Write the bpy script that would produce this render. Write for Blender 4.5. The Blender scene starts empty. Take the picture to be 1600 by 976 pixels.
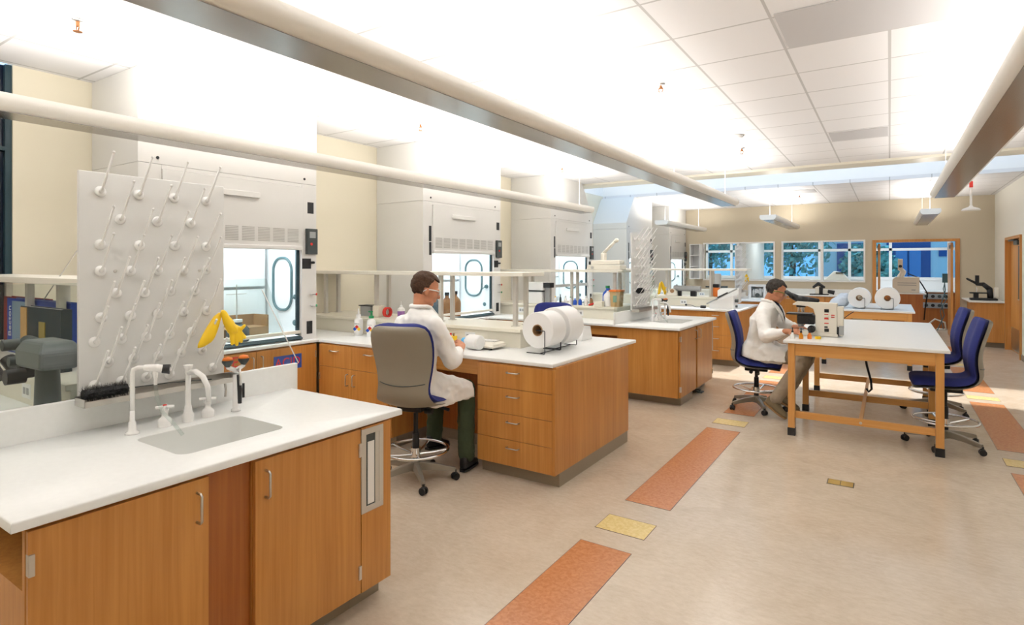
import bpy, bmesh, math, random
from mathutils import Vector, Matrix, noise
random.seed(7)
R = math.radians
C = bpy.context.scene.collection
SC = bpy.context.scene

# ---------------------------------------------------------------- camera
cam_d = bpy.data.cameras.new('camera'); cam = bpy.data.objects.new('camera', cam_d); C.objects.link(cam)
cam.location = (0, 0, 1.64); cam.rotation_euler = (R(90), 0, math.atan2(590, 900))
cam_d.sensor_width = 36; cam_d.lens = 20.25; cam_d.shift_y = -74.7/1600; cam_d.clip_start = .05; cam_d.clip_end = 200
SC.camera = cam
# ---------------------------------------------------------------- world, sun, exposure
SC.view_settings.view_transform = 'Standard'; SC.view_settings.look = 'None'
SC.view_settings.gamma = 1; SC.view_settings.use_curve_mapping = False
SC.view_settings.exposure = 0.13
CEIL = 3.15
w = bpy.data.worlds.new('sky'); SC.world = w; w.use_nodes = True
bg = w.node_tree.nodes['Background']; bg.inputs[0].default_value = (.46, .70, 1, 1); bg.inputs[1].default_value = 1.7
sun_d = bpy.data.lights.new('sun', 'SUN'); sun_d.energy = 5; sun_d.angle = R(2); sun_d.color = (1, .97, .93)
sun = bpy.data.objects.new('sun', sun_d); C.objects.link(sun)
sun.rotation_euler = (R(-27), R(3), 0)
LAMP_W = 14.5      # watts per metre of the pendant rows, uplight
LAMP_COL = (1.0, .968, .93)
def area(loc, sx, sy, power, col, rot):
    d = bpy.data.lights.new('lamp_light', 'AREA'); d.shape = 'RECTANGLE'; d.size = sx; d.size_y = sy; d.energy = power; d.color = col
    o = bpy.data.objects.new('lamp_light', d); C.objects.link(o); o.location = loc; o.rotation_euler = rot
    return o

# ---------------------------------------------------------------- materials
def _nt(name):
    m = bpy.data.materials.new(name); m.use_nodes = True
    return m, m.node_tree.nodes, m.node_tree.links, m.node_tree.nodes['Principled BSDF']
def mat(name, col, rough=.5, metal=0, spec=.5, emit=None, es=0, coat=0, bump=0, bscale=50, trans=0, ior=1.45, sheen=0, vary=0, vscale=6):
    m, N, L, p = _nt(name)
    p.inputs['Base Color'].default_value = (*col, 1); p.inputs['Roughness'].default_value = rough
    p.inputs['Metallic'].default_value = metal; p.inputs['Specular IOR Level'].default_value = spec
    p.inputs['Coat Weight'].default_value = coat; p.inputs['Transmission Weight'].default_value = trans; p.inputs['IOR'].default_value = ior
    p.inputs['Sheen Weight'].default_value = sheen
    if emit: p.inputs['Emission Color'].default_value = (*emit, 1); p.inputs['Emission Strength'].default_value = es
    if bump or vary:
        tc = N.new('ShaderNodeTexCoord')
    if bump:
        n = N.new('ShaderNodeTexNoise'); n.inputs['Scale'].default_value = bscale; n.inputs['Detail'].default_value = 4
        b = N.new('ShaderNodeBump'); b.inputs['Strength'].default_value = bump; b.inputs['Distance'].default_value = .01
        L.new(tc.outputs['Object'], n.inputs['Vector']); L.new(n.outputs[0], b.inputs['Height']); L.new(b.outputs[0], p.inputs['Normal'])
    if vary:
        n = N.new('ShaderNodeTexNoise'); n.inputs['Scale'].default_value = vscale; n.inputs['Detail'].default_value = 5
        r = N.new('ShaderNodeValToRGB'); r.color_ramp.elements[0].position = .3; r.color_ramp.elements[1].position = .7
        r.color_ramp.elements[0].color = (*[c*(1-vary) for c in col], 1); r.color_ramp.elements[1].color = (*[min(1, c*(1+vary)) for c in col], 1)
        L.new(tc.outputs['Object'], n.inputs['Vector']); L.new(n.outputs[0], r.inputs[0]); L.new(r.outputs[0], p.inputs['Base Color'])
    return m
def wood(name, c1, c2, axis='z', rough=.38):
    m, N, L, p = _nt(name)
    tc = N.new('ShaderNodeTexCoord'); mp = N.new('ShaderNodeMapping'); L.new(tc.outputs['Object'], mp.inputs[0])
    s = {'z': (38, 38, 1.1), 'x': (1.1, 38, 38), 'y': (38, 1.1, 38)}[axis]; mp.inputs['Scale'].default_value = s
    n = N.new('ShaderNodeTexNoise'); n.inputs['Scale'].default_value = 1.6; n.inputs['Detail'].default_value = 6; n.inputs['Distortion'].default_value = .5
    L.new(mp.outputs[0], n.inputs['Vector'])
    mp2 = N.new('ShaderNodeMapping'); mp2.inputs['Scale'].default_value = tuple(v*.12 if v > 2 else v*.5 for v in s); L.new(tc.outputs['Object'], mp2.inputs[0])
    n2 = N.new('ShaderNodeTexNoise'); n2.inputs['Scale'].default_value = 1.5; n2.inputs['Detail'].default_value = 2; L.new(mp2.outputs[0], n2.inputs['Vector'])
    mx = N.new('ShaderNodeMath'); mx.operation = 'MULTIPLY_ADD'; mx.inputs[1].default_value = .55; L.new(n.outputs[0], mx.inputs[0])
    m2 = N.new('ShaderNodeMath'); m2.operation = 'MULTIPLY'; m2.inputs[1].default_value = .45; L.new(n2.outputs[0], m2.inputs[0]); L.new(m2.outputs[0], mx.inputs[2])
    r = N.new('ShaderNodeValToRGB'); r.color_ramp.elements[0].position = .34; r.color_ramp.elements[1].position = .66
    r.color_ramp.elements[0].color = (*c1, 1); r.color_ramp.elements[1].color = (*c2, 1)
    L.new(mx.outputs[0], r.inputs[0]); L.new(r.outputs[0], p.inputs['Base Color'])
    p.inputs['Roughness'].default_value = rough; p.inputs['Coat Weight'].default_value = .25; p.inputs['Coat Roughness'].default_value = .25
    return m
def glass(name, col, refl=.08, rough=0.02):
    m = bpy.data.materials.new(name); m.use_nodes = True; N = m.node_tree.nodes; L = m.node_tree.links; N.clear()
    o = N.new('ShaderNodeOutputMaterial'); t = N.new('ShaderNodeBsdfTransparent'); t.inputs[0].default_value = (*col, 1)
    g = N.new('ShaderNodeBsdfGlossy'); g.inputs['Roughness'].default_value = rough
    lw = N.new('ShaderNodeLayerWeight'); lw.inputs[0].default_value = .5
    pw = N.new('ShaderNodeMath'); pw.operation = 'POWER'; pw.inputs[1].default_value = 5; L.new(lw.outputs['Facing'], pw.inputs[0])
    f = N.new('ShaderNodeMath'); f.operation = 'MULTIPLY_ADD'; f.inputs[1].default_value = .7; f.inputs[2].default_value = .03; L.new(pw.outputs[0], f.inputs[0])
    mx = N.new('ShaderNodeMixShader'); L.new(f.outputs[0], mx.inputs[0]); L.new(t.outputs[0], mx.inputs[1]); L.new(g.outputs[0], mx.inputs[2]); L.new(mx.outputs[0], o.inputs[0])
    return m
M = {}
M['wood'] = wood('oak_veneer', (.50, .195, .038), (.66, .305, .075))
M['wood_h'] = wood('oak_rail', (.53, .21, .042), (.66, .31, .078), 'x')
M['wood_y'] = wood('oak_rail_deep', (.53, .21, .042), (.66, .31, .078), 'y')
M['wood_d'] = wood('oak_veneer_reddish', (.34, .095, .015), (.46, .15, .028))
M['wood_t'] = wood('maple_table', (.64, .29, .07), (.75, .39, .115))
M['wood_tx'] = wood('maple_table_rail', (.64, .29, .07), (.75, .39, .115), 'x')
M['wood_ty'] = wood('maple_table_rail_deep', (.64, .29, .07), (.75, .39, .115), 'y')
M['top'] = mat('white_worktop', (.87, .88, .86), .28, spec=.45, vary=.015, vscale=40)
M['basin'] = mat('white_resin_basin', (.80, .81, .78), .35)
M['kick'] = mat('taupe_kick', (.30, .245, .175), .4)
M['ledge'] = mat('cream_service_ledge', (.80, .76, .64), .4)
M['hood'] = mat('hood_enamel', (.72, .71, .68), .35, coat=.1)
M['hoodd'] = mat('hood_grey_trim', (.50, .50, .48), .4)
M['liner'] = mat('hood_liner', (.88, .91, .92), .4)
M['black'] = mat('black_plastic', (.015, .016, .018), .4)
M['dark'] = mat('dark_teal_metal', (.02, .05, .065), .4)
M['ring'] = mat('grey_blue_gasket', (.09, .17, .19), .4)
M['steel'] = mat('brushed_steel', (.62, .60, .57), .28, metal=1)
M['chrome'] = mat('chrome', (.75, .75, .75), .12, metal=1)
M['alu'] = mat('aluminium_post', (.62, .59, .53), .35, metal=.3)
M['white'] = mat('white_plastic', (.86, .86, .84), .3)
M['whitepaint'] = mat('white_epoxy', (.90, .89, .87), .25)
M['cream'] = mat('cream_plastic', (.80, .76, .66), .4)
M['wall'] = mat('cream_wall_paint', (.78, .72, .57), .7, bump=.02, bscale=200)
M['wallfar'] = mat('tan_wall_paint', (.60, .52, .385), .7, bump=.02, bscale=200)
M['wallr'] = mat('offwhite_wall_paint', (.78, .75, .66), .7)
M['fabric'] = mat('royal_blue_fabric', (.020, .030, .19), .85, bump=.15, bscale=600, sheen=.05)
M['shell'] = mat('taupe_chair_shell', (.30, .27, .21), .45)
M['coat'] = mat('white_cotton', (.90, .89, .86), .85, bump=.12, bscale=14)
M['skin'] = mat('skin', (.58, .25, .135), .5, vary=.06, vscale=30)
M['hair1'] = mat('brown_hair', (.075, .035, .016), .7, bump=1, bscale=160, vary=.4, vscale=90)
M['hair2'] = mat('greying_dark_hair', (.05, .042, .036), .7, bump=1, bscale=160, vary=.5, vscale=60)
M['green'] = mat('olive_trousers', (.055, .075, .04), .9, bump=.4, bscale=40)
M['khaki'] = mat('khaki_trousers', (.36, .29, .21), .9, bump=.3, bscale=30)
M['yellow'] = mat('yellow_rubber', (.95, .62, .02), .4)
M['red'] = mat('red_plastic', (.65, .03, .02), .4)
M['orange'] = mat('orange_plastic', (.85, .22, .03), .4)
M['blue'] = mat('blue_plastic', (.02, .10, .55), .4)
M['cyan'] = mat('pale_blue_plastic', (.10, .45, .80), .4)
M['greenp'] = mat('green_plastic', (.02, .28, .10), .4)
M['pink'] = mat('pink_liquid', (.80, .10, .25), .3)
M['grey'] = mat('grey_plastic', (.35, .36, .36), .45)
M['dgrey'] = mat('dark_grey_metal', (.055, .068, .068), .4)
M['paper'] = mat('white_paper_film', (.88, .87, .85), .45)
M['card'] = mat('cardboard_core', (.35, .20, .09), .8)
M['glass'] = glass('clear_glass', (.96, .98, .985))
M['acrylic'] = glass('clear_acrylic', (.92, .95, .94))
M['tint'] = glass('blue_tinted_glass', (.48, .72, .88))
M['amber'] = mat('amber_fluid', (.85, .33, .02), .15, trans=.4)
M['purple'] = mat('purple_fluid', (.45, .22, .62), .2, trans=.3)
M['leaf'] = mat('tree_foliage', (.22, .42, .32), .8, vary=.5, vscale=5)
M['bark'] = mat('tree_bark', (.12, .08, .05), .9)
M['bldg'] = mat('neighbour_stucco', (.74, .66, .58), .8)
M['silver'] = mat('silver_plate', (.55, .55, .55), .35, metal=.8)

def floor_mat():
    m, N, L, p = _nt('marbled_linoleum')
    tc = N.new('ShaderNodeTexCoord')
    n1 = N.new('ShaderNodeTexNoise'); n1.inputs['Scale'].default_value = 2.2; n1.inputs['Detail'].default_value = 9; n1.inputs['Roughness'].default_value = .65; n1.inputs['Distortion'].default_value = 1.2
    mp = N.new('ShaderNodeMapping'); mp.inputs['Scale'].default_value = (9, 17, 1)
    n2 = N.new('ShaderNodeTexNoise'); n2.inputs['Scale'].default_value = 2.0; n2.inputs['Detail'].default_value = 8; n2.inputs['Roughness'].default_value = .7
    L.new(tc.outputs['Object'], n1.inputs['Vector']); L.new(tc.outputs['Object'], mp.inputs[0]); L.new(mp.outputs[0], n2.inputs['Vector'])
    a = N.new('ShaderNodeMath'); a.operation = 'ADD'; L.new(n1.outputs[0], a.inputs[0]); L.new(n2.outputs[0], a.inputs[1])
    h = N.new('ShaderNodeMath'); h.operation = 'MULTIPLY'; h.inputs[1].default_value = .5; L.new(a.outputs[0], h.inputs[0])
    r = N.new('ShaderNodeValToRGB'); e = r.color_ramp.elements
    e[0].position = .34; e[0].color = (.53, .43, .32, 1); e[1].position = .64; e[1].color = (.67, .57, .45, 1)
    L.new(h.outputs[0], r.inputs[0]); L.new(r.outputs[0], p.inputs['Base Color'])
    p.inputs['Roughness'].default_value = .2; p.inputs['Specular IOR Level'].default_value = .5
    return m
def mottled(name, a, b, rough=.27):
    m, N, L, p = _nt(name)
    tc = N.new('ShaderNodeTexCoord'); n1 = N.new('ShaderNodeTexNoise'); n1.inputs['Scale'].default_value = 45; n1.inputs['Detail'].default_value = 9; n1.inputs['Distortion'].default_value = .6
    r = N.new('ShaderNodeValToRGB'); e = r.color_ramp.elements; e[0].position = .35; e[0].color = (*a, 1); e[1].position = .65; e[1].color = (*b, 1)
    L.new(tc.outputs['Object'], n1.inputs['Vector']); L.new(n1.outputs[0], r.inputs[0]); L.new(r.outputs[0], p.inputs['Base Color']); p.inputs['Roughness'].default_value = rough
    return m
def ceil_mat():
    m, N, L, p = _nt('acoustic_ceiling_tiles')
    tc = N.new('ShaderNodeTexCoord'); mp = N.new('ShaderNodeMapping'); L.new(tc.outputs['Object'], mp.inputs[0])
    mp.inputs['Location'].default_value = (.61*20+.61, .61*20-5.04+.61*.0, 0)
    b = N.new('ShaderNodeTexBrick'); b.offset = 0; b.inputs['Scale'].default_value = 1; b.inputs['Brick Width'].default_value = .61; b.inputs['Row Height'].default_value = .61
    b.inputs['Mortar Size'].default_value = .009; b.inputs['Mortar Smooth'].default_value = .0; b.inputs['Bias'].default_value = -.6
    b.inputs['Color1'].default_value = (.76, .75, .75, 1); b.inputs['Color2'].default_value = (.74, .73, .73, 1); b.inputs['Mortar'].default_value = (.50, .49, .48, 1)
    L.new(mp.outputs[0], b.inputs['Vector']); L.new(b.outputs['Color'], p.inputs['Base Color']); p.inputs['Roughness'].default_value = .9
    bp = N.new('ShaderNodeBump'); bp.inputs['Strength'].default_value = .4; bp.inputs['Distance'].default_value = .006; bp.invert = False
    L.new(b.outputs['Fac'], bp.inputs['Height']); L.new(bp.outputs[0], p.inputs['Normal'])
    return m
M['floor'] = floor_mat(); M['ceil'] = ceil_mat()
M['terra'] = mottled('terracotta_linoleum', (.50, .185, .065), (.60, .25, .095))
M['ochre'] = mottled('ochre_linoleum', (.70, .53, .20), (.80, .64, .30))

# ---------------------------------------------------------------- mesh helpers
class B:
    def __init__(s): s.bm = bmesh.new()
    def box(s, x0, x1, y0, y1, z0, z1, bev=0, rot=None, seg=2):
        c = Vector(((x0+x1)/2, (y0+y1)/2, (z0+z1)/2)); mt = Matrix.Translation(c)
        if rot: mt = mt @ rot
        g = bmesh.ops.create_cube(s.bm, size=1, matrix=mt @ Matrix.Diagonal((abs(x1-x0), abs(y1-y0), abs(z1-z0), 1)))
        if bev:
            es = list({e for v in g['verts'] for e in v.link_edges})
            bmesh.ops.bevel(s.bm, geom=es, offset=bev, segments=seg, affect='EDGES', profile=.5)
        return s
    def cyl(s, p0, p1, r0, r1=None, seg=16):
        r1 = r0 if r1 is None else r1; p0 = Vector(p0); p1 = Vector(p1); d = p1-p0
        q = d.to_track_quat('Z', 'Y').to_matrix().to_4x4()
        bmesh.ops.create_cone(s.bm, cap_ends=True, segments=seg, radius1=r0, radius2=r1, depth=d.length, matrix=Matrix.Translation((p0+p1)/2) @ q)
        return s
    def ball(s, c, r, seg=16, rot=None):
        r = (r, r, r) if not hasattr(r, '__len__') else r
        mt = Matrix.Translation(Vector(c))
        if rot: mt = mt @ rot
        bmesh.ops.create_uvsphere(s.bm, u_segments=seg, v_segments=max(6, seg*2//3), radius=1, matrix=mt @ Matrix.Diagonal((*r, 1)))
        return s
    def limb(s, pts, seg=16):           # pts = [(x,y,z,r)...]
        for a, b in zip(pts, pts[1:]): s.cyl(a[:3], b[:3], a[3], b[3], seg)
        for a in pts: s.ball(a[:3], a[3], seg)
        return s
    def rings(s, rs, cap=True, closed=False):   # loft through lists of points
        vs = [[s.bm.verts.new(p) for p in r] for r in rs]; n = len(vs[0])
        pairs = list(zip(vs, vs[1:])) + ([(vs[-1], vs[0])] if closed else [])
        for a, b in pairs:
            for i in range(n): s.bm.faces.new((a[i], a[(i+1) % n], b[(i+1) % n], b[i]))
        if cap and not closed: s.bm.faces.new(vs[0][::-1]); s.bm.faces.new(vs[-1])
        return s
    def tube(s, pts, r, seg=8, closed=False):
        pts = [Vector(p) for p in pts]; rs = []; n = len(pts); up = Vector((0, 0, 1)); pn = None
        rr = r if hasattr(r, '__len__') else [r]*n
        for i, p in enumerate(pts):
            a = pts[(i-1) % n] if (closed or i > 0) else p; b = pts[(i+1) % n] if (closed or i < n-1) else p
            t = (b-a).normalized()
            if pn is None: pn = t.cross(up) if abs(t.z) < .95 else t.cross(Vector((1, 0, 0)))
            pn = (pn - t*pn.dot(t)).normalized(); bn = t.cross(pn)
            rs.append([p + (pn*math.cos(k*2*math.pi/seg)+bn*math.sin(k*2*math.pi/seg))*rr[i] for k in range(seg)])
        return s.rings(rs, cap=not closed, closed=closed)
    def lathe(s, prof, c=(0, 0, 0), seg=24, rot=None):   # prof = [(r,z)]
        c = Vector(c); rs = []
        for r, z in prof:
            row = [Vector((max(r, .0004)*math.cos(2*math.pi*k/seg), max(r, .0004)*math.sin(2*math.pi*k/seg), z)) for k in range(seg)]
            if rot: row = [rot @ v for v in row]
            rs.append([v+c for v in row])
        return s.rings(rs)
    def prism(s, poly, ax, a0, a1):     # polygon in the plane across axis ax, extruded a0..a1
        f = {'x': lambda u, v, a: (a, u, v), 'y': lambda u, v, a: (u, a, v), 'z': lambda u, v, a: (u, v, a)}[ax]
        return s.rings([[f(u, v, a0) for u, v in poly], [f(u, v, a1) for u, v in poly]])
def rrect(cx, cy, w, h, r, n=5):
    out = []
    for sx, sy, a0 in ((1, 1, 0), (-1, 1, 90), (-1, -1, 180), (1, -1, 270)):
        for k in range(n+1):
            a = R(a0+90*k/n); out.append((cx+sx*(w/2-r)+r*math.cos(a), cy+sy*(h/2-r)+r*math.sin(a)))
    return out
def arc(c, r, a0, a1, n, ax='y'):
    o = []
    for k in range(n+1):
        a = R(a0+(a1-a0)*k/n); u, v = r*math.cos(a), r*math.sin(a)
        o.append({'x': (c[0], c[1]+u, c[2]+v), 'y': (c[0]+u, c[1], c[2]+v), 'z': (c[0]+u, c[1]+v, c[2])}[ax])
    return o
def root_of(o):
    while o.parent: o = o.parent
    return o
def obj(name, b, m, parent=None, smooth=False, bevel=0, label=None, subd=0, origin=None, auto=None):
    bm = b.bm if isinstance(b, B) else b
    bmesh.ops.recalc_face_normals(bm, faces=bm.faces)
    me = bpy.data.meshes.new(name)
    if parent is not None:
        rt = root_of(parent)
        bmesh.ops.transform(bm, matrix=(Matrix.Translation(rt.location) @ rt.rotation_euler.to_matrix().to_4x4()).inverted(), verts=bm.verts)
        loc = (0, 0, 0)
    else:
        if origin is None:
            xs = [v.co for v in bm.verts]; mn = [min(c[i] for c in xs) for i in range(3)]; mxx = [max(c[i] for c in xs) for i in range(3)]
            origin = ((mn[0]+mxx[0])/2, (mn[1]+mxx[1])/2, mn[2])
        loc = Vector(origin); bmesh.ops.translate(bm, vec=-loc, verts=bm.verts)
    bm.to_mesh(me); bm.free()
    if smooth:
        for f in me.polygons: f.use_smooth = True
        if auto: me.set_sharp_from_angle(angle=R(auto))
    for mm in (m if isinstance(m, (list, tuple)) else [m]): me.materials.append(mm)
    o = bpy.data.objects.new(name, me); C.objects.link(o); o.location = loc
    if parent is not None: o.parent = parent
    if bevel:
        md = o.modifiers.new('bevel', 'BEVEL'); md.width = bevel; md.segments = 2; md.limit_method = 'ANGLE'; md.angle_limit = R(40)
    if subd:
        md = o.modifiers.new('subd', 'SUBSURF'); md.levels = subd; md.render_levels = subd
    if label: o['label'] = label
    return o
def tag(o, label, cat, group=None):
    o['label'] = label; o['category'] = cat
    if group: o['group'] = group
    return o
def thing(name, label, cat, loc=(0, 0, 0), rz=0, group=None):
    o = bpy.data.objects.new(name, None); C.objects.link(o); o.empty_display_size = .1
    o.location = loc; o.rotation_euler = (0, 0, R(rz)); return tag(o, label, cat, group)
def struct(name, b, m, **k):
    o = obj(name, b, m, **k); o['kind'] = 'structure'; return o
def dup(o, loc=None, rz=None, label=None, group=None, parent=None, skip=()):
    c = o.copy(); C.objects.link(c)
    if parent is not None: c.parent = parent
    if loc is not None: c.location = loc
    if rz is not None: c.rotation_euler = (0, 0, R(rz))
    if label: c['label'] = label
    if group: c['group'] = group
    for ch in list(o.children):
        if ch.name.split('.')[0] not in skip: dup(ch, parent=c, skip=skip)
    return c
def move(o, loc, rz=0): o.location = loc; o.rotation_euler = (0, 0, R(rz)); return o
def text(name, s, size, loc, rot, m, parent=None, ext=.0006, ax='CENTER'):
    cu = bpy.data.curves.new(name, 'FONT'); cu.body = s; cu.size = size; cu.extrude = ext; cu.align_x = ax; cu.align_y = 'CENTER'
    t = bpy.data.objects.new(name, cu); C.objects.link(t); t.location = loc; t.rotation_euler = rot
    bpy.context.view_layer.update()
    me = bpy.data.meshes.new_from_object(t.evaluated_get(bpy.context.evaluated_depsgraph_get())); mw = t.matrix_world.copy()
    bpy.data.objects.remove(t)
    bm = bmesh.new(); bm.from_mesh(me); bmesh.ops.transform(bm, matrix=mw, verts=bm.verts)
    return obj(name, bm, m, parent)
FX = (R(90), 0, R(90))      # text facing +X
FY = (R(90), 0, 0)          # text facing -Y
# ================================================================ ROOM
XL, XR, YB, YF = -5.55, 1.90, -2.6, 16.1
W0, W1 = 10.2, 12.3          # skylight well
struct('floor', B().box(XL-.1, XR+.1, YB-.1, 20.2, -.1, 0), M['floor'], origin=(0, 0, 0))
struct('ceiling', B().box(XL, XR, YB, W0, CEIL, CEIL+.06), M['ceil'], origin=(0, 0, 0))
struct('ceiling', B().box(XL, XR, W1, YF, CEIL, CEIL+.06), M['ceil'], origin=(0, 0, 0))
struct('trim_1', B().box(XL, XR, W0-.42, W0, CEIL-.035, CEIL), M['ledge'])
wl = B().box(XL-.12, XL, YB, .0, 0, CEIL+.06).box(XL-.12, XL, 1.575, YF+3.9, 0, CEIL+.06).box(XL-.12, XL, 0, 1.575, 0, .3)
struct('wall_left', wl, M['wall'])
struct('wall_back', B().box(XL-.1, XR+.1, YB-.12, YB, 0, CEIL+.06), M['wall'])
DY0, DY1, DZ = 13.06, 14.62, 2.16
struct('wall_right', B().box(XR, XR+.12, YB, DY0, 0, CEIL+.06).box(XR, XR+.12, DY1, 20.1, 0, CEIL+.06).box(XR, XR+.12, DY0, DY1, DZ, CEIL+.06), M['wallr'])
# skylight well shaft
struct('wall_skylight', B().box(XL, XR, W0-.08, W0, CEIL+.061, CEIL+1.5).box(XL, XR, W1, W1+.08, CEIL+.061, CEIL+1.5).box(XL-.08, XL, W0, W1, CEIL+.061, CEIL+1.5).box(XR, XR+.08, W0, W1, CEIL+.061, CEIL+1.5), M['whitepaint'])
# far wall with two windows and a wide doorway
WIN = [(-4.24, -2.50), (-2.28, -.52)]; WZ0, WZ1 = 1.25, 2.2; DX0, DX1 = -.32, 1.28; DH = 2.2
fw = B()
xs = [XL, WIN[0][0], WIN[0][1], WIN[1][0], WIN[1][1], DX0]
fw.box(XL, WIN[0][0], YF, YF+.12, 0, CEIL+.06).box(WIN[0][1], WIN[1][0], YF, YF+.12, 0, CEIL+.06).box(WIN[1][1], DX0, YF, YF+.12, 0, CEIL+.06)
fw.box(DX1, XR+.1, YF, YF+.12, 0, CEIL+.06).box(DX0, DX1, YF, YF+.12, DH, CEIL+.06)
for a, b in WIN: fw.box(a, b, YF, YF+.12, 0, WZ0).box(a, b, YF, YF+.12, WZ1, CEIL+.06)
struct('wall_far', fw, M['wallfar'])
for i, (a, b) in enumerate(WIN):
    f = B(); t = .035
    f.box(a-t, b+t, YF-.02, YF+.13, WZ1, WZ1+t).box(a-t, b+t, YF-.02, YF+.13, WZ0-t, WZ0)
    f.box(a-t, a, YF-.02, YF+.13, WZ0, WZ1).box(b, b+t, YF-.02, YF+.13, WZ0, WZ1).box((a+b)/2-.03, (a+b)/2+.03, YF-.01, YF+.12, WZ0, WZ1)
    wo = struct('window_%d' % (i+1), f, M['white'])
    obj('window_glass', B().box(a, b, YF+.05, YF+.056, WZ0, WZ1), M['glass'], wo)
def fixparent(): pass
# wooden double doorway, both leaves folded back
t = .055
df = B().box(DX0-.02, DX0+t, YF-.03, YF+.15, 0, DH+.02).box(DX1-t, DX1+.02, YF-.03, YF+.15, 0, DH+.02).box(DX0+t, DX1-t, YF-.03, YF+.15, DH-.04, DH+.02)
struct('door_1', df, M['wood'])
for sx, x in ((1, DX0+t+.03), (-1, DX1-t-.075)):
    d = struct('door_%d' % (2 if sx > 0 else 3), B().box(x, x+.045, YF+.16, YF+.95, .01, DH-.06), M['wood_t'])
    obj('closer', B().box(x-.01 if sx > 0 else x-.03, x+.055, YF+.2, YF+.34, DH-.2, DH-.12), M['grey'], d)
    obj('door_handle', B().cyl((x+.022, YF+.88, 1.0), (x+.022-.0+sx*-.07, YF+.88, 1.0), .012).cyl((x+.022-sx*.07, YF+.88, 1.0), (x+.022-sx*.07, YF+.78, 1.0), .01), M['steel'], d)
# right wall door
rf = B().box(XR-.03, XR+.13, DY0, DY0+.05, 0, DZ).box(XR-.03, XR+.13, DY1-.05, DY1, 0, DZ).box(XR-.03, XR+.13, DY0+.05, DY1-.05, DZ-.05, DZ)
struct('door_4', rf, M['wood'])
d5 = struct('door_5', B().box(XR+.06, XR+.105, DY0+.052, DY1-.052, .01, DZ-.052), M['wood_t'])
obj('window_glass', B().box(XR+.054, XR+.06, DY0+.62, DY0+.74, 1.0, 1.98), M['dark'], d5)
obj('kick_plate', B().box(XR+.055, XR+.06, DY0+.1, DY1-.1, .03, .45), M['steel'], d5)
obj('closer', B().box(XR+.0, XR+.06, DY0+.5, DY0+.85, 2.0, 2.08, .008).box(XR-.02, XR+.04, DY0+.66, DY1-.3, 2.08, 2.1), M['dgrey'], d5)
obj('door_handle', B().cyl((XR+.06, DY0+.2, 1.02), (XR-.0, DY0+.2, 1.02), .014).cyl((XR, DY0+.2, 1.02), (XR, DY0+.33, 1.02), .011).box(XR+.054, XR+.06, DY0+.17, DY0+.23, .93, 1.15), M['steel'], d5)
struct('wall_vestibule', B().box(XR+1.0, XR+1.1, DY0-1, DY1+1, 0, 2.6).box(XR+.12, XR+1, DY0-1, DY0-.9, 0, 2.6).box(XR+.12, XR+1, DY1+.9, DY1+1, 0, 2.6).box(XR+.12, XR+1.1, DY0-1, DY1+1, 2.6, 2.7), M['wallr'])
struct('baseboard_right', B().box(XR-.012, XR, 8, DY0, 0, .1), M['kick'])
struct('baseboard_far', B().box(XL, DX0-.03, YF-.012, YF, 0, .1), M['kick'])
# dark full height window on the left wall
w3 = struct('window_3', B().box(XL-.1, XL-.02, 0, .06, .3, CEIL).box(XL-.1, XL-.02, 1.535, 1.575, .3, CEIL).box(XL-.1, XL-.02, .06, 1.535, .3, .36).box(XL-.1, XL-.02, .06, 1.535, 2.5, 2.53), M['dark'])
obj('window_glass', B().box(XL-.07, XL-.06, .06, 1.535, .36, CEIL), mat('night_blue_glass', (.006, .012, .028), .12), w3)
# floor strips
n = 1
for x0 in (-1.54, .80):
    for k in range(-1, 4):
        y = 3.79+2.84*k
        struct('trim_%d' % (n+1), B().box(x0, x0+.315, y, y+2.15, 0, .0015), M['terra']); n += 1
        struct('trim_%d' % (n+1), B().box(x0, x0+.315, y-.49, y-.27, 0, .0015), M['ochre']); n += 1
M['joint'] = mat('dark_joint', (.16, .11, .08), .5)
for x0 in (-1.54, .80):
    for k in range(-1, 3):
        y = 3.79+2.84*k; j = B()
        for (a, b) in ((y, y+2.15), (y-.49, y-.27)):
            for q in (x0-.003, x0+.315): j.box(q, q+.003, a-.003, b+.003, 0, .0018)
            for q in (a-.003, b): j.box(x0, x0+.315, q, q+.003, 0, .0018)
        struct('trim_%d' % (n+1), j, M['joint']); n += 1
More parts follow.
